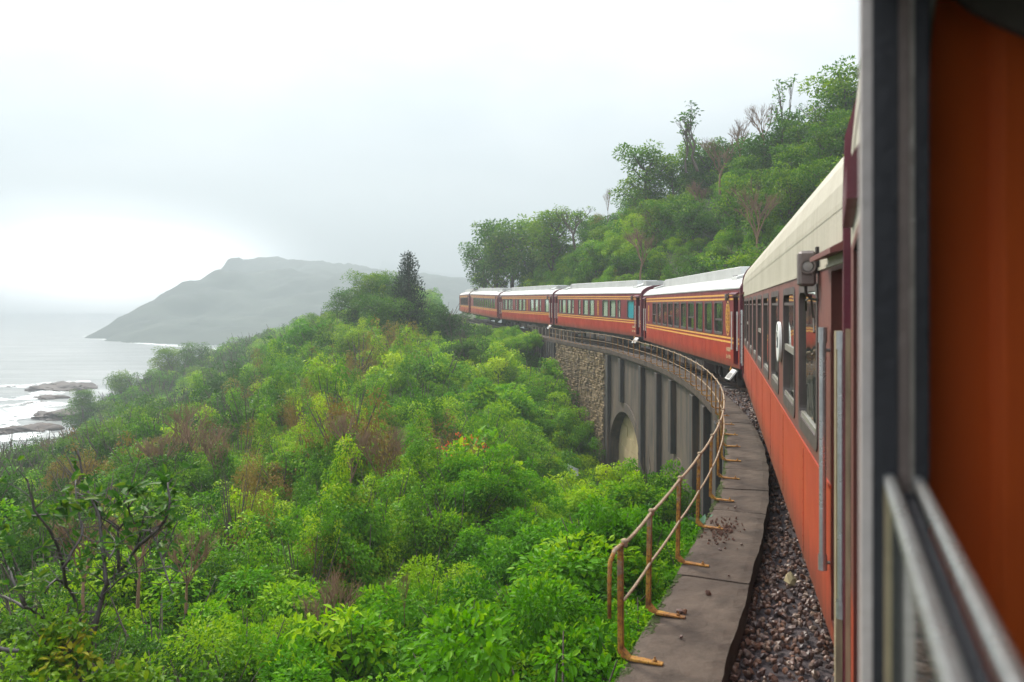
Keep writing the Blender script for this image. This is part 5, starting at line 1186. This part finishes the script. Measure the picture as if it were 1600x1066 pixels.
for px in range(746, 1010, 7):                # leafy skirts under the trees at the corner of the hill
    for k in range(3):
        z = (112-.13*(px-746))-k*3+rnd.uniform(-1, 1); x = (px-CX)/FPX*z
        if track_off([x], [z])[0][0] > -3.4: continue
        hrest.append((x, z, hill_z(x, z)-.3, 0, 0, rnd.uniform(0, 6), rnd.uniform(1.6, 2.6), rnd.randrange(4, 12)))
print('hill', len(acc), tn)
tag(gnscatter('hill_thicket', hrest, LODS), 'tangled green bushes covering the hill behind the train', 'thicket')
def skyline(px, ytop, ybase, z, pair, name, label, cat='tree', wide=1., tilt=(0, 0), rz=None, group=None):
    b = P(px, ybase, z); h = (ybase-ytop)/FPX*z; return tree_obj(name, label, cat, group, pair, b, h, rnd.uniform(0, 6.28) if rz is None else rz, tilt, wide)
skyline(1090, 145, 262, 73, TALL[0], 'sparse_tree', 'thin forked tree with few leaves standing against the white sky, left of the tallest', wide=1.9)
skyline(1072, 170, 265, 74, TALL[1], 'sparse_tree', 'smaller bare stemmed tree just left of the thin forked skyline tree', wide=1.5)
skyline(1217, 96, 240, 64, TALL[2], 'sparse_tree', 'tallest lone tree on the ridge with tufts of leaves at its branch ends', wide=1.2)
skyline(1195, 140, 240, 65, DRY[0], 'bare_tree', 'leafless crooked tree leaning beside the tallest ridge tree', wide=.8)
skyline(1155, 165, 270, 67, DRY[1], 'bare_tree', 'dead spiky tree on the ridge between two sparse trees', wide=.7)
skyline(1125, 200, 300, 69, DRY[2], 'bare_tree', 'brown twiggy tree among the bushes at mid ridge', wide=1.1)
skyline(1318, 116, 240, 57, FULL[1], 'ridge_tree', 'dark dense tree at the top right of the ridge beside the coach edge', wide=1.2)
skyline(1280, 140, 240, 60, BARE[0], 'sparse_tree', 'airy tree with thin foliage left of the dark dense ridge tree', wide=1.2)
skyline(1340, 100, 230, 56, BARE[1], 'bare_tree', 'bare limb tree sticking out at the ridge end by our coach', wide=.8)
skyline(1012, 240, 335, 78, FULL[0], 'ridge_tree', 'dark rounded tree where the ridge steps down to the left', wide=1.3)
skyline(950, 280, 345, 84, DRY[0], 'bare_tree', 'thin dead stem rising from the trees at mid slope', wide=.35)
skyline(900, 310, 390, 88, BARE[2], 'sparse_tree', 'spreading umbrella shaped tree with open crown on the sloping ridge', wide=1.5)
skyline(868, 332, 430, 92, FULL[2], 'ridge_tree', 'lacy tree left of the umbrella shaped tree on the ridge', wide=1.3)
skyline(772, 350, 458, 104, FULL[2], 'ridge_tree', 'dark tall tree at the left end of the wooded hill above the far coaches', wide=1.)
skyline(800, 364, 458, 102, FULL[1], 'ridge_tree', 'leafy tree next to the leftmost dark tree of the hill', wide=1.1)
skyline(832, 354, 455, 98, FULL[0], 'ridge_tree', 'broad tree behind the far coaches, third from the left end of hill', wide=1.2)
skyline(757, 385, 462, 107, FULL[1], 'ridge_tree', 'small tree hanging over the track at the hill corner', wide=1.1)
skyline(1180, 250, 420, 50, DRY[1], 'bare_tree', 'brown leafless vine hung tree in the middle of the green hill', wide=.7)
skyline(1000, 340, 440, 62, DRY[2], 'bare_tree', 'dry straw coloured tree low on the hill above the white roofs', wide=.9)
for k in range(26):
    z = rnd.uniform(40, 95); px = rnd.uniform(790, 1330); x = (px-CX)/FPX*z; o_ = -track_off([x], [z])[0][0]
    if o_ < 5 or o_ > 40: continue
    pr = (DRY+BARE+TALL)[rnd.randrange(10)]; wd = 'leafless brown' if pr[1] is None else 'thin leaved'; far_ = 'high up the hill' if o_ > 16 else 'low on the hill'; where = ('behind our next coach' if px > 1180 else 'behind the ten windowed coach' if px > 1000 else 'behind the farther coaches')
    lb = f'{wd} tree among bushes {far_} {where}'; tree_obj('scrub_tree', lb, 'tree', lb+' group', pr, (x, z, hill_z(x, z)), rnd.uniform(3.2, 5.5), rnd.uniform(0, 6.28), (rnd.uniform(-.1, .1), rnd.uniform(-.1, .1)), .75)
# trees of the left slope
def cone_tree():
    r = random.Random(3); mb = MB(); mb.tube([(0, 0, -.05), (.01, 0, .5), (0, 0, .98)], [.03, .018, .004], 6); lobes = []
    for k in range(52):
        f = .1+.88*k/52; q = .21*(1-f)**.75*r.uniform(.5, 1.1); a = k*2.4; s_ = .05+.085*(1-f); lobes.append(((math.cos(a)*q, math.sin(a)*q, f), (s_, s_, s_*1.3)))
    return mb.mesh('trunk', M_bark), crown_mesh('crown', 3, lobes, 130*(.26**2)/(.07**2)*.5, .035, .3, ML_dark, False, -.3, .3, None, .3, .5)
CON = cone_tree()
skyline(638, 398, 540, 80, CON, 'conifer_tree', 'dark pointed conifer on the rise left of the train end', wide=1.0)
DTREES = [limb_tree(70+k, 1, .42, .15, 11, lob=(.11, .19), mat=ML_tree, flat=.9) for k in range(2)]
for k, (px, yt, yb_, z, lb) in enumerate([(612, 428, 500, 86, 'rounded dark tree left of the pointed conifer'), (580, 432, 505, 88, 'dark bushy tree, second left of the pointed conifer'), (556, 452, 520, 90, 'dark tree at the crest of the misty rise'), (600, 470, 560, 78, 'wide green tree below the conifer on the rise'),
        (520, 490, 560, 92, 'small dark tree on the falling ridge line'), (492, 502, 560, 95, 'lone bushy tree on the ridge above the brown vines'), (458, 518, 570, 105, 'pale misty tree on the ridge towards the headland'), (560, 520, 600, 70, 'broad vine hung tree on the rise facing the ravine'),
        (300, 538, 590, 150, 'misty broad tree where the slope meets the sea view'), (262, 548, 600, 150, 'misty dark tree left of the broad one above the sea'), (190, 582, 630, 140, 'wind bent tree above the rock shelf'), (130, 612, 650, 125, 'dark tree clump leaning over the rocky shore'),
        (665, 470, 520, 100, 'green tree right of the conifer beside the track'), (215, 640, 720, 62, 'dense dark green tree left of the bare brown trees'), (170, 660, 735, 58, 'dense dark green tree on the slope, furthest left')]):
    skyline(px, yt, yb_, z, DTREES[k % 2], 'slope_tree', lb, wide=1.1)
for k, (px, yt, yb_, z, lb, pr) in enumerate([(295, 585, 790, 33, 'tall bare brown tree with fine twigs in mid slope', DRY[0]), (250, 640, 790, 31, 'bare twiggy tree left of the tall bare brown tree', DRY[1]), (338, 640, 795, 31, 'leafless tangled tree right of the tall bare brown tree', DRY[2]),
        (110, 650, 745, 62, 'bare grey tree on the slope near the shore rocks', DRY[1]), (75, 668, 750, 60, 'thin bare tree at the far left of the slope', DRY[0]), (545, 615, 790, 27, 'dead branching snag rising out of brown vines', DRY[2]), (590, 630, 790, 28, 'second dead snag among brown vines', DRY[0]),
        (215, 745, 940, 10.5, 'bare brown thicket tree behind the foreground branches', DRY[1]), (130, 765, 960, 9.5, 'pale twiggy shrub tree behind the foreground branches', DRY[2]), (290, 790, 950, 11, 'arching dry twig bush right of the foreground tree', DRY[0])]):
    skyline(px, yt, yb_, z, pr, 'bare_tree', lb, wide=.8)
for k in range(20):
    z = 12+60*rnd.random()**1.4; px = rnd.uniform(20, 860); x = (px-CX)/FPX*z
    if edge_side(x, z)[0] < 2.5 or track_off([x], [z])[0][0] < 6: continue
    g = float(left_h(np.array([x]), np.array([z]))[0]); h = rnd.uniform(1.7, 3.2)*(.75+z/80)
    if g < SEA+2: continue
    pr = (DRY+BARE)[rnd.randrange(7)]; wd = 'leafless' if pr[1] is None else 'thin leaved'; lb = f"{wd} sapling poking out of the bushes {region(px, 0, z)}"; tree_obj('bare_sapling', lb, 'sapling', lb+' group', pr, (x, z, g), h, rnd.uniform(0, 6.28), (rnd.uniform(-.2, .2), rnd.uniform(-.2, .2)), .8)
# ------------------------------------------------------------------ foreground tree at lower left, traced branch by branch in depth
def F_(zx, zy, z): return P(zx/2.7625, 680+zy/2.7625, z)
fg = empty('foreground_tree', F_(380, 1060, 6.6)); fi = Matrix.Translation(-fg.location); tag(fg, 'dark sparsely leaved tree close at the lower left with crooked wet branches', 'tree')
ST = [([(360, 1150), (380, 960), (410, 830), (440, 720), (460, 650), (530, 570), (600, 470), (632, 402)], .030), ([(632, 402), (660, 430), (690, 520), (720, 610), (752, 690)], .012), ([(600, 470), (660, 425), (705, 380), (728, 310), (722, 200)], .015),
    ([(460, 650), (450, 540), (440, 440), (420, 330), (370, 220), (335, 70)], .017), ([(380, 960), (330, 730), (280, 650), (235, 622), (190, 685)], .018), ([(285, 655), (270, 560), (235, 450), (190, 380), (150, 320), (120, 190)], .015),
    ([(272, 580), (320, 500), (352, 420), (330, 290), (328, 195)], .012), ([(515, 580), (508, 410), (440, 360), (413, 270)], .013), ([(-120, 880), (0, 925), (130, 940), (250, 960), (340, 1040)], .022), ([(110, 740), (60, 640), (15, 530)], .014), ([(110, 740), (0, 690), (-90, 660)], .014),
    ([(360, 1100), (300, 900), (180, 790), (110, 740)], .018), ([(450, 690), (540, 600), (620, 590), (760, 560)], .007), ([(430, 560), (520, 600), (640, 500), (850, 300)], .006), ([(508, 410), (560, 350), (548, 260)], .009), ([(600, 470), (612, 380), (640, 290)], .009), ([(470, 540), (500, 470), (470, 420)], .008)]
def jz(k, t): return 6.6+.35*math.sin(k*1.9+t*2.2)
for k, (pl, rad) in enumerate(ST):
    pts = [F_(a+NR.uniform(-4, 4), b+NR.uniform(-4, 4), jz(k, i/len(pl))) for i, (a, b) in enumerate(pl)]; c = catmull(pts, .06); n = len(c)
    mb = MB(); mb.tube([tuple(q+NR.normal(0, .0022, 3)) for q in c], [rad*(1-.62*i/n)*(1+.12*math.sin(i*1.7)) for i in range(n)], 7); o = mb.build('branch', M_wetbark, fg, smooth=True); o.matrix_parent_inverse = fi
tw = MB(); TWT = []
for k, (pl, rad) in enumerate(ST):
    for i in range(1, len(pl)):
        for e in range(3):
            f = rnd.random(); a, b = pl[i-1], pl[i]; zx, zy = a[0]+(b[0]-a[0])*f, a[1]+(b[1]-a[1])*f; z_ = jz(k, (i-1+f)/len(pl)); p = F_(zx, zy, z_); d = Vector((rnd.uniform(-1, 1), rnd.uniform(-.7, .7), rnd.uniform(-.2, 1.))).normalized(); L_ = rnd.uniform(.1, .28)
            q = p+d*L_*.5+Vector((rnd.uniform(-.03, .03), 0, rnd.uniform(-.02, .03))); e_ = p+d*L_+Vector((0, 0, rnd.uniform(-.03, .06))); tw.tube([p, q, e_], [.0055, .004, .002], 4, cap=False)
            if zy < 780 or rnd.random() < .3: TWT.append(e_)
o = tw.build('twig', M_wetbark, fg); o.matrix_parent_inverse = fi; o['kind'] = 'stuff'
TF = [(720, 190, 9), (745, 245, 9), (700, 290, 8), (560, 235, 8), (600, 255, 7), (640, 300, 7), (505, 285, 6), (420, 265, 5), (332, 220, 4), (285, 310, 7), (200, 335, 4), (150, 350, 5), (240, 330, 5), (530, 330, 5), (350, 315, 6), (600, 380, 5), (470, 425, 3), (20, 370, 6), (35, 490, 5), (5, 545, 5), (680, 500, 3), (512, 612, 3), (415, 588, 3), (380, 200, 2), (725, 330, 5), (390, 310, 4), (750, 690, 2), (560, 390, 4), (-20, 440, 6), (120, 650, 4), (190, 600, 3)]
C, D, N, L_ = [], [], [], []
for k, (a, b, n) in enumerate(TF):
    c0 = F_(a, b, 6.6+.3*math.sin(k*2.1))
    for j in range(int(n*1.9)+2):
        d = unit(NR.normal(size=3)*np.array([1, 1, .6])+np.array([0, 0, .25])); C.append(np.array(c0)+NR.normal(0, .035, 3)); D.append(d); nn = unit(NR.normal(size=3)*.5+np.array([0, -.25, 1])); N.append(unit(nn-d*np.dot(nn, d))); L_.append(NR.uniform(.075, .125))
for c0 in TWT:
    if rnd.random() < .45: continue
    for j in range(rnd.randint(2, 5)):
        d = unit(NR.normal(size=3)*np.array([1, 1, .6])+np.array([0, 0, .2])); C.append(np.array(c0)+NR.normal(0, .018, 3)); D.append(d); nn = unit(NR.normal(size=3)*.5+np.array([0, -.25, 1])); N.append(unit(nn-d*np.dot(nn, d))); L_.append(NR.uniform(.06, .1))
L_ = np.array(L_); V, F = leaf_geo(np.array(C), np.array(D), np.array(N), L_, L_*.48, True, .12)
o = link(bpy.data.objects.new('foliage', npmesh('foliage', V, F, ML_hero, attr=NR.uniform(.1, .95, len(F)))), fg); o.matrix_parent_inverse = fi
# leafy sprays at the foot of the foreground tree and along the bottom
def spray_bush(name, px, py, z, rad, seed, label, mat=ML_hero, n=26, ll=.13, cat='shrub', lobr=(.2, .34), dr=.3):
    me = crown_mesh(name, seed, dome_lobes(seed, n, lobr), 60, ll/rad, .5, mat, True, dr, .7, twigs(seed, 9, 1.1), .3, .7); o = link(bpy.data.objects.new(name, me)); p = P(px, py, z); o.location = (p.x, p.y, p.z-rad*.8); o.scale = (rad,)*3; o.rotation_euler = (0, 0, seed); tag(o, label, cat); return o
ML_yel = leafmat('leaf_yellowing', (.04, .12, .006), (.12, .24, .01), (.42, .27, .02))
spray_bush('young_shrub', 95, 985, 6.4, .42, 201, 'leafy young shrub with yellow and orange tinged leaves at the lower left', ML_yel, 26, .075)
spray_bush('young_shrub', 195, 1065, 6.6, .5, 202, 'leafy young shrub with yellow green leaves at the foot of the foreground tree', ML_yel, 28, .08)
spray_bush('large_leaf_shrub', 560, 1000, 10.6, .8, 203, 'dark large leaved shrub at the bottom middle of the slope', ML_broad, 34, .13)
spray_bush('large_leaf_shrub', 730, 985, 10.2, .8, 204, 'bright large leaved shrub at the bottom, right of the dark one', ML_vine, 34, .13)
spray_bush('bamboo_shrub', 760, 1050, 9.6, .55, 205, 'yellow tipped shrub with narrow leaves at the bottom edge', ML_yel, 24, .11, dr=.7)
fl = spray_bush('flowering_shrub', 745, 715, 29, 1.9, 206, 'pale leaved shrub dotted with red orange blossoms in the ravine', ML_vine, 34, .3)
lob = []
for k in range(22):
    a = NR.uniform(0, 6.28); q = NR.uniform(.15, .95); lob.append(((q*math.cos(a), q*math.sin(a)*.6-.25, .55+.55*math.sqrt(max(0, 1-q*q))+NR.uniform(0, .1)), (.04, .04, .05)))
link(bpy.data.objects.new('blossom', crown_mesh('blossom', 5, lob, 14*(.26**2)/(.042**2)*.5, .05, .5, ML_flower, False, -.2, .2)), fl)
# palm fronds
def palm(px, py, z, n, L, label, seed):
    r = random.Random(seed); base = P(px, py, z); root = empty('wild_palm', base); tag(root, label, 'palm')
    for k in range(n):
        a = 6.28*k/n+r.uniform(-.3, .3); el = r.uniform(.5, 1.2); C, D, N, LL = [], [], [], []; pts = []
        for i in range(15):
            t = i/14; out = L*(t*math.cos(el)+.12*t*t); up_z = L*(t*math.sin(el)-.55*t*t*t); pts.append(Vector((math.cos(a)*out, math.sin(a)*out, up_z)))
        mb = MB(); mb.tube(pts, [.02*(1-.8*i/14) for i in range(15)], 4, cap=False)
        for i in range(2, 14):
            t = (pts[min(i+1, 14)]-pts[i-1]).normalized(); sd = t.cross(Vector((0, 0, 1))).normalized()
            for sg in (-1, 1):
                for e in (0, .5): C.append(pts[i].lerp(pts[min(i+1, 14)], e)); D.append((sd*sg+t*.7+Vector((0, 0, -.25))).normalized()); N.append(Vector((0, 0, 1))); LL.append(L*.30*(1-.5*abs(i/14-.45)))
        C, D, N = np.array(C), np.array(D), np.array(N); N = unit(N-D*np.sum(N*D, 1)[:, None]); LL = np.array(LL); V, F = leaf_geo(C, D, N, LL, LL*.13, False, .1); nl = len(F)
        ev = np.array(mb.v); V2 = np.concatenate([V, ev]); F2 = np.concatenate([F, np.array(mb.f)+len(V)])
        link(bpy.data.objects.new('frond', npmesh('frond', V2, F2, ML_vine, attr=NR.uniform(.4, 1, len(F2)))), root)
palm(478, 900, 19.5, 9, 1.35, 'small wild palm with pale arching fronds in the ravine', 1)
palm(600, 830, 24, 8, 1.5, 'feathery wild palm half buried in green vines in mid ravine', 2)
# single dark stems standing out of the near thicket
for k, (px, yt, yb_, z, lb) in enumerate([(632, 870, 975, 12.5, 'thin dark bare stem standing up from the near bushes'), (605, 880, 970, 12.8, 'second thin dark stem leaning left of the upright one')]):
    skyline(px, yt, yb_, z, DRY[k], 'bare_sapling', lb, 'sapling', wide=.35)
# ------------------------------------------------------------------ small things on and by the slab
ag = empty('rosette_plant', edge_at(s_at_y(9.9), .06, -.15)); tag(ag, 'grey green rosette plant growing out of the slab edge by a post', 'plant')
for k in range(11):
    a = 6.28*k/11+rnd.uniform(-.2, .2); el = rnd.uniform(.3, 1.2); d = np.array([[math.cos(a)*math.cos(el), math.sin(a)*math.cos(el), math.sin(el)]]); n_ = np.array([[-math.cos(a)*math.sin(el), -math.sin(a)*math.sin(el), math.cos(el)]])
    V, F = leaf_geo(np.zeros((1, 3)), d, n_, np.array([rnd.uniform(.16, .26)]), np.array([.085]), True, .2); M_ag = MATS.get('leaf_agave') or leafmat('leaf_agave', (.05, .13, .07), (.10, .2, .12), (.2, .3, .2), transl=.15)
    link(bpy.data.objects.new('leaf', npmesh('leaf', V, F, M_ag, attr=[rnd.random()]*len(F))), ag)
pts = []
for k in range(160):
    a = NR.normal(0, .3); o = -.24+NR.normal(0, .09); p = edge_at(s_at_y(9.35)+a, min(-.04, o), .012); pts.append((p[0], p[1], p[2], *NR.uniform(0, 6.28, 3), NR.uniform(.006, .022), NR.randint(6)))
tag(gnscatter('soil_crumbs', pts, [stone_mesh('crumb', 30+k, M_soil) for k in range(6)]), 'scattered reddish soil crumbs on the slab', 'soil')
for k, (Y, o, sz) in enumerate([(6.9, -.2, .035), (7.0, -.24, .028), (7.3, -.36, .03), (8.6, -.3, .022), (8.9, -.5, .016), (7.8, -.48, .014), (6.3, -.3, .02), (10.4, -.3, .022)]):
    q = link(bpy.data.objects.new('pebble', stones[k])); q.location = edge_at(s_at_y(Y), o, .02); q.scale = (sz,)*3; q.rotation_euler = (k, k*2, k*3); tag(q, 'small brown pebble lying on the concrete slab by the railing feet', 'pebble', 'pebbles on the slab')
pts = []
for k in range(3600):
    s = NR.uniform(s_at_y(5.2), s_at_y(20)); m_ = .5+.5*math.sin(s*1.7)*math.sin(s*.63+1)
    if NR.rand() > m_: continue
    p = edge_at(s, NR.uniform(-.085, .012)*m_, -.012-.05*NR.rand()*(NR.rand() < .3)); pts.append((p[0], p[1], p[2], 0, 0, NR.rand()*6, NR.uniform(.010, .024), NR.randint(3)))
tag(gnscatter('moss', pts, [stone_mesh('moss_tuft', 50+k, M_moss) for k in range(3)]), 'green moss along the outer rim of the slab', 'moss')
rg = MB(); V = []; F = []
for i in range(6):
    for j in range(5): V.append((i*.11-.3, .05*math.sin(i*1.3+j), j*.09-.05*i+.03*math.sin(j*2+i)))
for i in range(5):
    for j in range(4): F.append((i*5+j, i*5+j+1, i*5+j+6, i*5+j+5))
rg.add(V, F); o = rg.build('white_rag', M_rag, smooth=True); o.location = P(896, 736, 40); tag(o, 'scrap of white cloth caught on the bushes at the wall foot', 'rag')

# ------------------------------------------------------------------ haze: one closed box of even pale air round everything
hm = newmat('pale_haze'); nt = hm.node_tree; nt.nodes.clear(); pv = nd(nt, 'ShaderNodeVolumePrincipled'); pv.inputs['Color'].default_value = (.50, .545, .575, 1); pv.inputs['Density'].default_value = .0014; pv.inputs['Anisotropy'].default_value = .25
ou = nd(nt, 'ShaderNodeOutputMaterial'); nt.links.new(pv.outputs[0], ou.inputs['Volume'])
hz = MB().box((-2400, -120, SEA-5), (2400, 2350, 270)).build('haze', hm); hz['kind'] = 'stuff'
